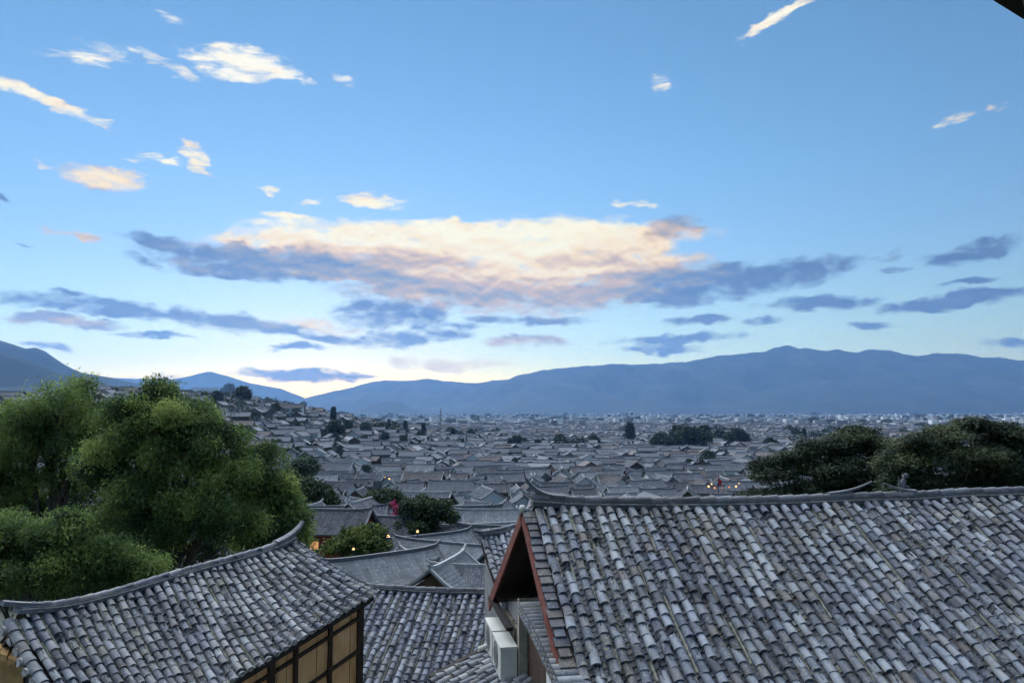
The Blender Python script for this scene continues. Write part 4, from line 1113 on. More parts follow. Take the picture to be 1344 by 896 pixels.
# ================================================================== the old town
def town_roof_mat(name, dark, mid, light, warm=(0.2, 0.17, 0.14)):
    def f(t, b):
        co = obj_co(t); oi = t.node('ShaderNodeObjectInfo').outputs['Random']; tone = attr(t, 'tone')
        co2 = t.vmath('ADD', co, t.comb(t.math('MULTIPLY', oi, 37.0), t.math('MULTIPLY', oi, 91.0), 0))
        n = t.noise(co2, 0.55, 6, 0.7); n2 = t.noise(co2, 5.0, 4, 0.65)
        v = t.math('ADD', t.math('ADD', t.math('MULTIPLY', n, 0.5), t.math('MULTIPLY', n2, 0.5)), t.math('MULTIPLY', t.math('SUBTRACT', tone, 0.5), 0.34))
        c = t.ramp(v, [(0.30, dark), (0.5, mid), (0.70, light)])
        c = t.mix(t.rng(t.math('ADD', oi, t.math('MULTIPLY', tone, 0.01)), 0.0, 1.0, 0.0, 0.35), c, (*tuple(k*0.8 for k in mid), 1))
        c = t.mix(t.math('MULTIPLY', t.rng(t.noise(co2, 0.8, 4, 0.6), 0.56, 0.7), 0.5), c, (*warm, 1))
        c = t.mix(t.math('MULTIPLY', t.rng(t.noise(co2, 9, 3, 0.6), 0.6, 0.68), 0.55), c, (0.42, 0.42, 0.41, 1))
        t.put(b.inputs['Base Color'], c)
    return material(name, f, 0.8, 0.3)
ROOFM = {
 'slate': town_roof_mat('town_roof_slate', (0.07, 0.076, 0.09), (0.135, 0.142, 0.165), (0.25, 0.255, 0.27)),
 'charcoal': town_roof_mat('town_roof_charcoal', (0.04, 0.042, 0.05), (0.085, 0.09, 0.105), (0.17, 0.175, 0.19)),
 'brownish': town_roof_mat('town_roof_brown', (0.07, 0.062, 0.06), (0.14, 0.124, 0.12), (0.24, 0.215, 0.205), (0.19, 0.14, 0.115)),
 'pale': town_roof_mat('town_roof_pale', (0.12, 0.128, 0.14), (0.21, 0.222, 0.24), (0.33, 0.34, 0.355)),
}
M_TIMBER = plain('timber_wall', (0.13, 0.085, 0.055), 0.35, 1.5)
M_STONE = plain('grey_brick_wall', (0.21, 0.205, 0.2), 0.25, 1.2)
WALLM = {'white': M_WHITE, 'timber': M_TIMBER, 'grey': M_STONE, 'red': plain('red_timber_wall', (0.26, 0.055, 0.035), 0.35, 1.5)}
M_PANE = plain('window_pane', (0.03, 0.035, 0.045), 0.2, 2, 0.25)
M_FRAME = plain('window_timber', (0.09, 0.055, 0.035), 0.3, 3)
def glow(name, col, e):
    m = bpy.data.materials.new(name); m.use_nodes = True
    t = NT(m.node_tree); t.n.clear(); em = t.node('ShaderNodeEmission'); o = t.node('ShaderNodeOutputMaterial')
    em.inputs[0].default_value = (*col, 1); em.inputs[1].default_value = e; t.l.new(em.outputs[0], o.inputs[0]); return m
M_GLOW = glow('lamp_glow', (1.0, 0.60, 0.24), 0.55)
M_GLOWO = glow('lantern_glow', (1.0, 0.33, 0.10), 0.35)
M_GLOWW = glow('shop_window_glow', (1.0, 0.50, 0.20), 0.16)

def roof_profile(L, W, he, rise, ov=.55):
    def P(x, t):        # x along the ridge, t -1 .. 1 across
        a = abs(t)
        z = he + rise*(1-a) - 0.10*rise*math.sin(math.pi*a) + 0.22*abs(x/(L/2+ov))**5*(0.4+0.6*(1-a))
        return Vector((x, t*(W/2+ov), z))
    return P
PROTO = {}
def house_meshes(size, var):
    """roof, ridge and wall geometry of one size; the same data serves every colour through object-level materials"""
    key = (size, var)
    if key in PROTO: return PROTO[key]
    rg = random.Random(hash(key) % 9999 if False else (len(PROTO)+1)*17)
    L, W, he, rise = {'long': (13.5, 7.0, 4.9, 2.5), 'middling': (10.2, 6.4, 4.4, 2.3), 'small': (6.6, 5.2, 3.3, 1.8)}[size]
    L *= 1+.08*rg.uniform(-1, 1); W *= 1+.06*rg.uniform(-1, 1); he += rg.uniform(-.5, .9); rise *= rg.uniform(.9, 1.1)
    P = roof_profile(L, W, he, rise); ov = .55
    roof = MB(); nx = int((L+2*ov)/0.30); rows = [0, .33, .66, 1.0]
    NR = 11
    for sg in (-1, 1):
        ctn = [rg.gauss(0, .16) for _ in range(nx)]
        for j in range(NR):                                   # courses of tile columns, each course a little proud of the one below
            for i in range(nx):
                x0, xm, x1 = [-(L/2+ov)+(L+2*ov)*(i+f)/nx for f in (0, .5, 1)]
                t0, t1 = sg*j/NR, sg*(j+1)/NR
                a = [P(x0, t0), P(xm, t0)+Vector((0, 0, .10)), P(x1, t0)]; b = [P(x0, t1)+Vector((0, 0, .035)), P(xm, t1)+Vector((0, 0, .145+rg.uniform(-.015, .015))), P(x1, t1)+Vector((0, 0, .035))]
                tn = min(1, max(0, .5+ctn[i]+rg.gauss(0, .22)))
                roof.grid([a, b] if sg > 0 else [b, a], tn, rg.random())
        R_ = [[P(-(L/2+ov)+(L+2*ov)*k/(nx*2), sg*q)+Vector((0, 0, .10 if k % 2 else 0.0)) for k in range(nx*2+1)] for q in rows]
        low = [p-Vector((0, 0, .16)) for p in R_[-1]]; roof.grid([R_[-1], low], .2)
        for e in (0, -1): roof.grid([[r[e] for r in R_], [r[e]-Vector((0, 0, .2)) for r in R_]], .2)
        roof.grid([[P(-(L/2+ov), sg*j)-Vector((0, 0, .14)) for j in rows], [P((L/2+ov), sg*j)-Vector((0, 0, .14)) for j in rows]], .2)
    ridge = MB(); n = 10
    for i in range(n):
        a = P(-(L/2+ov)+(L+2*ov)*i/n, 0)+Vector((0, 0, .16)); b = P(-(L/2+ov)+(L+2*ov)*(i+1)/n, 0)+Vector((0, 0, .16))
        ridge.beam(a, b, .24, .30, tone=.5)
    for sg in (-1, 1):
        e = P(sg*(L/2+ov), 0)+Vector((0, 0, .2)); ridge.beam(e-Vector((sg*.1, 0, 0)), e+Vector((sg*.38, 0, .30)), .18, .18)
    verge, verge_b = MB(), MB()
    for sx in (-1, 1):
        for sy in (-1, 1):
            for j in range(3):
                (verge if sx < 0 else verge_b).beam(P(sx*(L/2+ov+.02), sy*rows[j])+Vector((0, 0, .06)), P(sx*(L/2+ov+.02), sy*rows[j+1])+Vector((0, 0, .06)), .22, .16)
    wall = MB(); x, y = L/2, W/2; zt = lambda t: P(0, t).z-.2
    g0 = [Vector((-x, -y, -3)), Vector((-x, y, -3)), Vector((-x, y, zt(.86))), Vector((-x, 0, zt(0)-.02)), Vector((-x, -y, zt(.86)))]
    g1 = [v+Vector((2*x, 0, 0)) for v in g0]
    wall.face(list(reversed(g0))); wall.face(g1)
    wall.face([g0[0], g1[0], g1[4], g0[4]]); wall.face([g1[1], g0[1], g0[2], g1[2]])
    w = dict(L=L, W=W, he=he, rise=rise)
    PROTO[key] = dict(roof=roof, ridge=ridge, verge=verge, verge_b=verge_b, wall=wall, dim=w, me={})
    return PROTO[key]
def part_mesh(pr, nm, mat):
    k = (nm, mat.name)
    if k not in pr['me']:
        o = pr[nm].build(nm.split('_')[0], mat); pr['me'][k] = o.data
        bpy.data.objects.remove(o)
    return pr['me'][k]
WIN = {}
def window_mesh(lit):
    if lit not in WIN:
        f, p = MB(), MB()
        f.box(-.62, .62, -.05, .0, -.55, -.47); f.box(-.62, .62, -.05, .0, .47, .55); f.box(-.62, -.54, -.05, .0, -.469, .469); f.box(.54, .62, -.05, 0, -.469, .469); f.box(-.03, .03, -.045, 0, -.469, .469)
        p.face([(-.53, -.012, -.46), (.53, -.012, -.46), (.53, -.012, .46), (-.53, -.012, .46)])
        a = f.build('window', M_FRAME); b = p.build('pane', M_GLOWW if lit else M_PANE)
        WIN[lit] = (a.data, b.data); bpy.data.objects.remove(a); bpy.data.objects.remove(b)
    return WIN[lit]
DOORM = {}
def door_mesh():
    if not DOORM:
        d = MB(); d.box(-.55, .55, -.05, 0, 0, 2.1); d.box(-.6, .6, -.07, -.051, 2.1, 2.25); a = d.build('door', M_FRAME); DOORM['d'] = a.data; bpy.data.objects.remove(a)
    return DOORM['d']
M_LIME = plain('lime_ridge', (0.36, 0.36, 0.35), 0.3, 2)
def town_house(x, y, rz, size, tone, wall, label, var=0, detail=1, lime=False, sc=1.0, z=None, lit=False, name='tiled_house', group='tiled houses of the old town'):
    pr = house_meshes(size, var); d = pr['dim']
    e = empty(name, label, 'house', (x, y, ground(x, y) if z is None else z), rz, group)
    e.scale = (sc, sc, sc)
    link('wall', part_mesh(pr, 'wall', WALLM[wall]), e)
    r = link('roof', part_mesh(pr, 'roof', ROOFM[tone]), e)
    link('ridge', part_mesh(pr, 'ridge', M_LIME if lime else M_RIDGE), r)
    if detail > 0:
        for q in ('verge', 'verge_b'): link('verge', part_mesh(pr, q, M_LIME if lime else M_RIDGE), r)
    if detail > 1:
        wf, wp = window_mesh(lit)
        n = 4 if size == 'long' else 3
        for sg in (-1, 1):
            for k in range(n):
                wx = (-.5+(k+.5)/n)*d['L']
                w = link('window', wf, e); w.location = (wx, sg*(d['W']/2+.004), d['he']-1.25); w.rotation_euler = (0, 0, 0 if sg < 0 else math.pi)
                p = link('pane', wp, w)
        dd = link('door', door_mesh(), e); dd.location = (d['L']*.17, -d['W']/2-.004, 0)
    return e

LAND = [  # things in the picture one can find: (photo x, photo y, phrase)
 (827, 568, 'the tall column tree'), (870, 582, 'the white-walled grove'), (928, 606, 'the low wide dark tree'), (967, 578, 'the right grove end'),
 (879, 626, 'the little ridge tree'), (680, 580, 'the bushy tower tree'), (735, 578, 'the lone halfway tree'), (779, 579, 'the lone round tree'),
 (592, 568, 'the mast'), (556, 566, 'the pointed mast tree'), (532, 562, 'the slim dark tree'), (510, 558, 'the skyline pointed tree'), (479, 565, 'the hill-end tree'),
 (505, 576, 'the hill-foot tree'), (437, 548, 'the hillside conifer'), (405, 560, 'the white gateway houses'), (300, 515, 'the hilltop tree group'), (265, 516, 'the white hilltop building'),
 (335, 548, 'the terrace tree'), (382, 538, 'the red-trimmed white house'), (470, 600, 'the small roof bush'), (480, 618, 'the dark roof bush'), (510, 628, 'the lit window'),
 (558, 672, 'the dark round tree'), (472, 712, 'the yellow-green tree'), (521, 672, 'the pink shrub'), (500, 655, 'the dull street tree'), (400, 614, 'the pale sage tree'), (413, 648, 'the dark lower tree'),
 (655, 596, 'the mid-roof green tree'), (688, 640, 'the ridge horn'), (690, 553, 'the apartment towers'), (943, 634, 'the glowing red shops'), (1012, 582, 'the tree by the conifers'),
 (430, 702, 'the red lantern shop'), (640, 700, 'the side house tip'), (1000, 620, 'the right conifers'), (760, 640, 'the left end of the great ridge'), (850, 640, 'the great ridge middle'), (720, 610, 'the space above the horn'), (780, 610, 'the roofs over the ridge'), (600, 640, 'the centre roofs'), (600, 610, 'the upper centre roofs'), (560, 600, 'the roofs below the mast'), (450, 640, 'the roofs by the willow'),
]
DIRS = ['right of', 'above and right of', 'above', 'above and left of', 'left of', 'below and left of', 'below', 'below and right of']
USED = set()
def make_label(px, py, size, tone, wall, facing, lime):
    tw = {'slate': 'slate grey', 'charcoal': 'charcoal', 'brownish': 'brownish', 'pale': 'pale grey'}[tone]
    order = sorted(LAND, key=lambda l: math.hypot(l[0]-px, (l[1]-py)*1.8))
    for (lx, ly, ph) in order[:8]:
        a = math.degrees(math.atan2(ly-py, px-lx)) % 360
        d = DIRS[int(((a+22.5) % 360)//45)]
        dist = math.hypot(px-lx, py-ly)
        near = 'just ' if dist < 22 else ''
        for v in ('%s %s roofed house, %s walls, %s, %s%s %s' % (size, tw, wall, 'pale ridge' if lime else 'dark ridge', near, d, ph),
                  '%s %s house with %s, %s%s %s' % (size, tw, 'gable turned to viewer' if facing else 'long eave towards viewer', near, d, ph)):
            n = len(v.split())
            if 4 <= n <= 16 and v not in USED:
                USED.add(v); return v
    USED.add(v); return v
# ---- hand placed houses near the foot of the slope
NEAR = [  # photo x, photo y of the ridge, depth, turn, size, tone, wall, scale, lime, label
 (500, 727, 52, 38, 'middling', 'pale', 'grey', .80, False, 'pale netted hip of roofs nearest the timber house eave corner'),
 (548, 728, 55, -58, 'small', 'pale', 'grey', .85, False, 'small pale roof with gable notch in the netted roof cluster'),
 (588, 735, 47, 74, 'small', 'pale', 'timber', .8, True, 'pale roof with gable to viewer just behind the plain lower roof ridge'),
 (630, 741, 47, -5, 'middling', 'slate', 'white', .56, True, 'slate roof with pale edge lines left of the side house tip'),
 (592, 712, 61, -26, 'long', 'pale', 'grey', .72, False, 'long pale roof in the middle of the netted roof cluster'),
 (640, 716, 58, 88, 'small', 'slate', 'grey', .9, True, 'small slate roof with gable to viewer by the side house'),
 (558, 702, 67, 34, 'middling', 'pale', 'timber', .8, False, 'pale roof sloping up to the dark round tree'),
 (612, 688, 78, 14, 'long', 'slate', 'timber', .9, True, 'long slate roof right of the dark round tree, pale ridge line'),
 (660, 690, 74, -8, 'middling', 'charcoal', 'timber', .85, False, 'charcoal roof left of the right gable apex'),
 (428, 668, 72, -8, 'middling', 'charcoal', 'red', .80, False, 'red fronted lantern shop left of the yellow green tree'),
 (392, 684, 76, 10, 'middling', 'slate', 'white', .85, True, 'slate roofed house at the willow edge above the red shop'),
 (503, 677, 76, -10, 'middling', 'charcoal', 'timber', .75, False, 'charcoal roofed shop with warm lamps right of the yellow green tree'),
 (478, 655, 88, 78, 'middling', 'slate', 'white', .78, True, 'slate house with pale gable facing the viewer above the lamps'),
 (440, 664, 88, 4, 'long', 'slate', 'grey', .8, False, 'long slate roof between dark lower tree and gable house'),
 (400, 664, 92, 70, 'small', 'pale', 'white', .95, True, 'small pale house beside the dark lower tree'),
 (552, 645, 104, -15, 'middling', 'slate', 'timber', .8, True, 'slate roof just above and left of the dark round tree'),
 (612, 664, 92, 8, 'middling', 'charcoal', 'timber', .85, False, 'charcoal roof right of the dark round tree, upper side'),
 (655, 668, 90, 2, 'long', 'pale', 'grey', .7, True, 'long pale roof left of the ridge horn'),
]
HOUSES = []       # (x, y, radius) of what stands already
rng = random.Random(5)
for i, (px, py, Y, rz, size, tone, wall, sc, lime, lab) in enumerate(NEAR):
    pr = house_meshes(size, i % 3); d = pr['dim']
    p = at(px, py, Y)
    e = town_house(p.x, p.y, R(rz), size, tone, wall, lab, i % 3, 2, lime, sc, z=p.z-sc*(d['he']+d['rise']+.2), lit=(i in (9, 11)))
    HOUSES.append((p.x, p.y, 5.5*sc))
# special ones on the hill: (photo x, foot y, depth ...)
SPECIAL = [
 (396, 568, 330, 104, 'small', 'slate', 'white', .8, True, 'left one of the two white gateway houses on the hillside'),
 (415, 568, 332, 104, 'small', 'slate', 'white', .8, True, 'right one of the two white gateway houses on the hillside'),
 (383, 544, 400, 5, 'long', 'brownish', 'white', .8, False, 'white house with reddish roof on the upper hill'),
 (466, 577, 420, 80, 'small', 'slate', 'white', 1.0, True, 'small white house beside the hill-end tree'),
 (893, 588, 620, 5, 'middling', 'pale', 'white', 1.1, True, 'white walled house right of the tall column tree'),
]
for i, (px, py, Y, rz, size, tone, wall, sc, lime, lab) in enumerate(SPECIAL):
    Y = standing(px, py, 2.6); p = at(px, py, Y); town_house(p.x, p.y, R(rz), size, tone, wall, lab, i % 3, 2, lime, sc*1.35, z=ground(p.x, p.y)+1.2)
    for q in (0, 9, 18): HOUSES.append((p.x*(1-q/Y), p.y-q, 7))
# ---- every other house: courtyards laid out along wandering lanes
def hidden(px, py):
    if px < -70 or px > 1415: return True
    if px > 700 and py > 652: return True
    if px > 745 and py > 668-0.03*(px-745): return True
    if px > 985 and py > 600: return True
    if px < 300 and py > 540 + (0 if px > 120 else 8): return True
    if px < 330 and py > 575: return True
    if px < 388 and py > 618: return True
    if py > 735: return True
    return False
CAND = []
y = 62.0
while y < 1500:
    dyc = 8.9 if y < 420 else 10.0
    x = -1.0*y-40
    while x < 1.0*y+40:
        a = 0.5*mn.noise(Vector((x/160, y/160, 3)))
        cell = 9.8
        xx = x+rng.uniform(-2.0, 2.0); yy = y+rng.uniform(-1.6, 1.6)
        x += cell
        if rng.random() < (0.05 if yy < 500 else .14): continue
        if ground(xx, yy) > 13 and yy > 200 and rng.random() < .30: continue
        if abs(mn.noise(Vector((xx/120+8, yy/120, 1)))) < .018: continue     # lanes
        if any((xx-h[0])**2+(yy-h[1])**2 < (h[2]+4.2)**2 for h in HOUSES): continue
        turn = rng.random() < .54
        rz = a + (math.pi/2 if turn else 0) + rng.gauss(0, .2)
        size = rng.choices(['long', 'middling', 'small'], [.10, .48, .42])[0]
        if turn and size == 'long': size = 'middling'
        zt = ground(xx, yy)+6.5
        px, py = proj((xx, yy, zt))
        CAND.append((yy, xx, rz, size, turn, px, py))
    y += dyc
CAND.sort()
NEAREST, FARTHER = [], []
for c in CAND:
    if hidden(c[5], c[6]):
        if c[0] > 66 and abs(c[1]) < c[0]*.85+30: FARTHER.append(c)
        continue
    (NEAREST if len(NEAREST) < 272 else FARTHER).append(c)
for i, (yy, xx, rz, size, turn, px, py) in enumerate(NEAREST):
    tone = rng.choices(['slate', 'charcoal', 'brownish', 'pale'], [.50, .20, .12, .18])[0]
    wall = rng.choices(['white', 'timber', 'grey'], [.5, .28, .22])[0]
    lime = rng.random() < .42
    lab = make_label(px, py, size, tone, wall, turn, lime)
    town_house(xx, yy, rz, size, tone, wall, lab, rng.randrange(3), 2 if yy < 150 else (1 if yy < 300 else 0), lime, rng.uniform(.86, 1.06))

# ---- the rest of the town, too many and too small to count
def mass_mat(t, b):
    tone = attr(t, 'tone'); hue = attr(t, 'hue'); n = t.noise(obj_co(t), 0.5, 4, 0.6)
    c = t.ramp(t.math('ADD', t.math('MULTIPLY', tone, .8), t.math('MULTIPLY', n, .2)), [(0.0, (.05, .054, .064)), (0.35, (.11, .116, .135)), (0.7, (.19, .197, .215)), (1.0, (.34, .345, .35))])
    c = t.mix(t.rng(hue, .86, .9), c, (.15, .125, .115, 1)); t.put(b.inputs['Base Color'], c)
M_MASS = material('distant_roof', mass_mat, .85)
def massw(t, b):
    t.put(b.inputs['Base Color'], t.ramp(attr(t, 'tone'), [(0, (.05, .04, .035)), (.45, (.14, .12, .11)), (.6, (.4, .4, .39)), (1, (.68, .68, .66))]))
M_MASSW = material('distant_wall', massw, .9)
mr_, mw_ = MB(), MB()
for (yy, xx, rz, size, turn, px, py) in FARTHER:
    L, W, he, ri = {'long': (13.5, 7.4, 5.0, 2.4), 'middling': (10.6, 7, 4.6, 2.2), 'small': (7, 5.8, 3.8, 1.9)}[size]
    L *= rng.uniform(.85, 1.15); he *= rng.uniform(.75, 1.3)
    z0 = ground(xx, yy); cz, sz = math.cos(rz), math.sin(rz)
    T_ = lambda x, y_, z: Vector((xx+x*cz-y_*sz, yy+x*sz+y_*cz, z0+z))
    tn, hu = min(1, max(0, rng.gauss(.42, .2))), rng.random(); o = .5
    for sg in (-1, 1):
        a = [T_(-L/2-o, 0, he+ri), T_(L/2+o, 0, he+ri), T_(L/2+o, sg*(W/2+o), he), T_(-L/2-o, sg*(W/2+o), he)]
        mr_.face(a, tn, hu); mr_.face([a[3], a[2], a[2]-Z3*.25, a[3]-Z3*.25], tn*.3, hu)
    mr_.beam(T_(-L/2-o, 0, he+ri+.1), T_(L/2+o, 0, he+ri+.1), .3, .3, tone=(.95 if rng.random() < .35 else .1), hue=.3)
    wt_ = rng.random()
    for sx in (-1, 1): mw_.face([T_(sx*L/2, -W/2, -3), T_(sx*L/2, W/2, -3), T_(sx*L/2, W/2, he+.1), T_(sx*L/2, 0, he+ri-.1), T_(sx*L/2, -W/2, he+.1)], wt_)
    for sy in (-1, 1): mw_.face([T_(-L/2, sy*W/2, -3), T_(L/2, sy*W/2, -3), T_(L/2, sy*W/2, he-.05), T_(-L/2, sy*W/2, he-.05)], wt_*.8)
dist = tag(bpy.data.objects.new('distant_town', None), kind='stuff'); scene.collection.objects.link(dist)
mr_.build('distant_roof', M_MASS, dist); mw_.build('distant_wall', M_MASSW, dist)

# ---- pale modern city and tree belts on the valley floor beyond
cb_ = MB(); 
for k in range(9000):
    Y = 1250+5200*rng.random()**1.25; px = rng.uniform(380, 1400); x = (px-672)/FPX*Y
    if ground(x, Y) > .5 : continue
    if mn.noise(Vector((x/500, Y/500, 4))) < -.12: continue
    w_, d_, h_ = rng.uniform(6, 22), rng.uniform(6, 16), rng.choice([3, 4, 4, 5, 6, 7, 9, 14 if rng.random() < .4 else 5])
    a = rng.uniform(-.4, .4); ca, sa = math.cos(a), math.sin(a)
    cb_.obox((x, Y, h_/2), (w_/2*ca, w_/2*sa, 0), (-sa*d_/2, ca*d_/2, 0), (0, 0, h_/2), rng.uniform(.15, 1) if rng.random() < .8 else .1, rng.random())
tag(cb_.build('distant_city', material('city_block', lambda t, b: t.put(b.inputs['Base Color'], t.ramp(attr(t, 'tone'), [(0, (.08, .085, .09)), (.4, (.3, .3, .31)), (1, (.75, .75, .74))])), .9)), kind='stuff')
lbs = []
for k in range(420):
    Y = 560+3600*rng.random()**1.6; px = rng.uniform(430, 1400); x = (px-672)/FPX*Y
    if mn.noise(Vector((x/260, Y/200, 6))) < .05: continue
    r0 = rng.uniform(3, 6)*(1+Y/3500); lbs.append((x, Y, ground(x, Y)+r0*.8, r0*1.5, r0, r0*.95))
me = crown_mesh('distant_trees', lbs, 15000, 5, 2.2, 2.0, 1.3, M_FAR, 91, 0, 0, 0, .1, .3)
tag(link('distant_trees', me), kind='stuff')
lbs = []
for k in range(1500):
    Y = 190+520*rng.random(); px = rng.uniform(150, 1000); x = (px-672)/FPX*Y
    wooded = ss((-40-x)/160)*ss((Y-240)/200)
    if rng.random() > 0.12+0.88*wooded: continue
    r0 = rng.uniform(1.2, 2.4)*(1+.8*wooded); lbs.append((x, Y, ground(x, Y)+(3.4 if wooded < .3 else 2.6)+r0*.5, r0*1.2, r0, r0*1.1))
me = crown_mesh('town_shrubbery', lbs, 20000, 5, 1.0, .75, .5, M_FAR, 95, 0, 0, 0, .1, .3)
tag(link('town_shrubbery', me), kind='stuff')
print('houses', len(NEAREST)+len(NEAR)+len(SPECIAL), 'mass', len(FARTHER), 'nearest reach', NEAREST[-1][0], 'dups', len(NEAREST)-len(set(USED)))

# ================================================================== tall and small things
M_PALEB = plain('pale_concrete', (0.62, 0.61, 0.60), 0.08, .05, .9, .0)
def tower(px, py_top, py_foot, wpx, Y, label, floors=14, group='far apartment towers'):
    c = at(px, py_foot, Y); h = (py_foot-py_top)*Y/FPX; w = wpx*Y/FPX
    e = empty('apartment_tower', label, 'building', (c.x, c.y, 0), 0, group)
    m = MB(); m.box(-w/2, w/2, -9, 9, -1, h+c.z); m.build('wall', M_PALEB, e)
    m = MB(); m.box(-w*.22, w*.22, -4, 4, h+c.z+.001, h+c.z+4); m.build('roof_block', M_PALEB, e)
    m = MB()
    for k in range(floors):
        z = (h+c.z)*(k+.5)/floors; m.box(-w*.42, w*.42, -9.06, -9.01, z-.9, z+.8)
    m.build('window', M_PANE, e)
tops = [(673, 547.5), (679.5, 546), (686, 545), (692, 545), (698.5, 545.5), (705, 545), (711, 547), (717, 549)]
nth = ['leftmost', 'second from left', 'third from left', 'fourth from left', 'fourth from right', 'third from right', 'second from right', 'rightmost']
for (px, py), n_ in zip(tops, nth): tower(px, py-2, 557, 4.2, 3600, 'pale apartment tower, %s in the row at valley centre' % n_)
for (px, py), n_ in zip([(799, 546), (806, 547), (813, 548), (822, 544), (829, 543), (836, 545)], ['leftmost', 'second from left', 'third from left', 'third from right', 'second from right', 'rightmost']):
    tower(px, py-2, 556, 5, 3900, 'pale tower, %s in the row above the tall column tree' % n_, group='far towers above the column tree')
def mast(px, py_top, py_foot, Y, wd, label, name='lattice_mast'):
    c = at(px, py_foot, Y); h = (py_foot-py_top)*Y/FPX
    e = empty(name, label, 'mast', (c.x, c.y, c.z), .4)
    m = MB(); n = 9
    for sx, sy in ((-1, -1), (-1, 1), (1, 1), (1, -1)):
        m.beam((sx*wd, sy*wd, -14), (sx*wd*.25, sy*wd*.25, h), .22, .22, Vector((1, 0, 0)))
    for k in range(n):
        t0, t1 = k/n, (k+1)/n; a, b = wd*(1-.75*t0), wd*(1-.75*t1)
        for q in range(4):
            A = [(-1, -1), (1, -1), (1, 1), (-1, 1)][q]; B = [(-1, -1), (1, -1), (1, 1), (-1, 1)][(q+1) % 4]
            m.beam((A[0]*a, A[1]*a, h*t0), (B[0]*b, B[1]*b, h*t1), .12, .12, Vector((.3, .2, 1)))
            m.beam((A[0]*a, A[1]*a, h*t0), (B[0]*a, B[1]*a, h*t0), .1, .1)
    m.build('frame', M_METAL, e)
    m = MB(); m.beam((0, 0, h), (0, 0, h*1.06), .12, .12, Vector((1, 0, 0))); m.build('antenna', M_METAL, e)
mast(578, 536, 572, 640, .75, 'thin grey lattice mast rising from the town left of centre')
mast(302, 504, 520, 390, .5, 'short mast among the trees on the hilltop')
mast(629, 544, 562, 1500, 1.0, 'faint far mast right of the thin grey one')
mast(1186, 543, 575, 900, .6, 'faint thin mast in the gap between the right conifers')
# white building on the hilltop
def slab_house(px, py_top, py_foot, wpx, Y, label, floors, mat, seedx):
    Y = standing(px, py_foot, 1.5); c = at(px, py_foot, Y); h = (py_foot-py_top)*Y/FPX; w = wpx*Y/FPX
    e = empty('hill_building', label, 'building', (c.x, c.y, c.z), .06)
    m = MB(); m.box(-w/2, w/2, 0, 9, -8, h); m.build('wall', mat, e)
    m = MB(); m.box(-w/2-.3, w/2+.3, -.3, 9.3, h+.002, h+.35); m.build('roof', ROOFM['slate'], e)
    n = max(3, int(w/2.4))
    for f in range(floors):
        for k in range(n):
            wf, wp = window_mesh(False)
            o = link('window', wf, e); o.location = (-w/2+w*(k+.5)/n, -.004, h*(f+.55)/floors); link('pane', wp, o)
slab_house(268, 509, 524, 34, 390, 'white flat roofed building on the hilltop skyline', 2, M_WHITE, 1)
slab_house(233, 512, 526, 24, 395, 'greyish flat roofed building left of the white hilltop one', 2, M_GREYW, 2)
slab_house(157, 520, 540, 12, 300, 'white house glimpsed between the two left willow crowns', 2, M_WHITE, 3)
slab_house(12, 526, 545, 30, 420, 'pale building glimpsed at the far left edge behind the willow', 2, M_GREYW, 4)
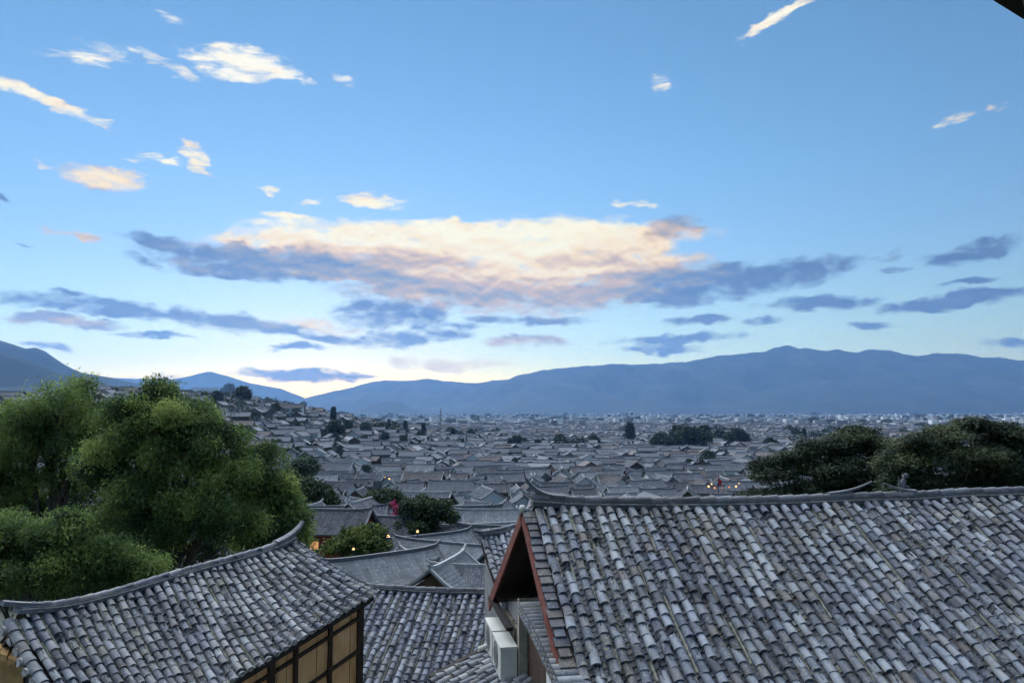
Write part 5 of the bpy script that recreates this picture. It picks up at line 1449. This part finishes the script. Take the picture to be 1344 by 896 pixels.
# lamps and lanterns
def lamp(px, py, Y, r, label, hang=False, name='street_lamp', mat=None):
    if Y > 100: Y = standing(px, py, 7.6); r *= Y/270.0
    c = at(px, py, Y); e = empty(name, label, 'lamp', c, 0, 'warm lamps in the dusk')
    m = MB(); rows = [[Vector((math.cos(a)*math.sin(t)*r, math.sin(a)*math.sin(t)*r, -math.cos(t)*r)) for a in [6.2832*k/10 for k in range(10)]] for t in [3.1416*(.02+.96*q/6) for q in range(7)]]
    m.grid(rows, .5, .5, True, True); m.build('globe', mat or M_GLOW, e)
    m = MB(); zg = ground(c.x, c.y)-c.z
    if hang: m.beam((0, 0, r), (0, 0, r+.5), .04, .04, Vector((1, 0, 0))); m.beam((0, 0, r+.5), (0, 2.2, r+.5), .05, .05)
    else: m.tube([(0, 0, -r), (0, 0, min(-.5, zg))], .05, 6)
    m.build('bracket' if hang else 'pole', M_SOOT, e)
lamp(509, 704, 68, .17, 'bright warm lamp under the shop eave right of the yellow green tree', True)
lamp(514, 710, 68, .13, 'smaller warm lamp just below the bright shop lamp', True)
lamp(548, 697, 66, .11, 'round white lamp below the dark round tree', False)
lamp(434, 719, 64, .18, 'orange lantern at the door of the red shop', True, 'paper_lantern', M_GLOWO)
lamp(428, 722, 64, .13, 'smaller orange lantern left of the shop door lantern', True, 'paper_lantern', M_GLOWO)
lamp(464, 720, 57, .09, 'faint lamp showing through the yellow green tree', False)
lamp(511, 628, 150, .3, 'warm lit lamp at the house among the middle roofs', True)
lamp(505, 626, 150, .18, 'dimmer lamp left of the middle roof lamp', True)
for k, (px, py, r) in enumerate([(930, 638, .36), (938, 640, .34), (934, 635, .24), (961, 632, .36), (966, 638, .34), (957, 639, .26), (970, 634, .2), (948, 640, .2)]):
    lamp(px, py, 206, r, ['orange lantern at the left of the far glowing street', 'orange lantern second in the far glowing street', 'small lantern above the left pair of the glowing street', 'bright lantern topping the right cluster of the glowing street',
         'low orange lantern in the right cluster of the glowing street', 'lantern at the left of the right glowing cluster', 'smallest lantern at the right end of the glowing street', 'dim lantern under the red banner'][k], True, 'paper_lantern', M_GLOWO if k % 2 else M_GLOW)
# red banner above the glowing street
c = at(943, 640, standing(943, 640, 7.6)); e = empty('banner_pole', 'pointed red banner standing above the far glowing street', 'banner', c)
m = MB(); m.tube([(0, 0, -4), (0, 0, 3.2)], .06, 6); m.build('pole', M_SOOT, e)
m = MB(); pts = [(.06, 0, 3.1), (1.1, .1, 1.9), (.9, .25, .9), (.06, 0, .5)]; m.face([Vector(p) for p in pts]); m.face([Vector(p)+Vector((0, .03, 0)) for p in reversed(pts)])
for a, b in zip(pts, pts[1:]+pts[:1]): m.face([Vector(b), Vector(a), Vector(a)+Vector((0, .03, 0)), Vector(b)+Vector((0, .03, 0))])
m.build('cloth', plain('red_cloth', (.55, .03, .06), .1), e)
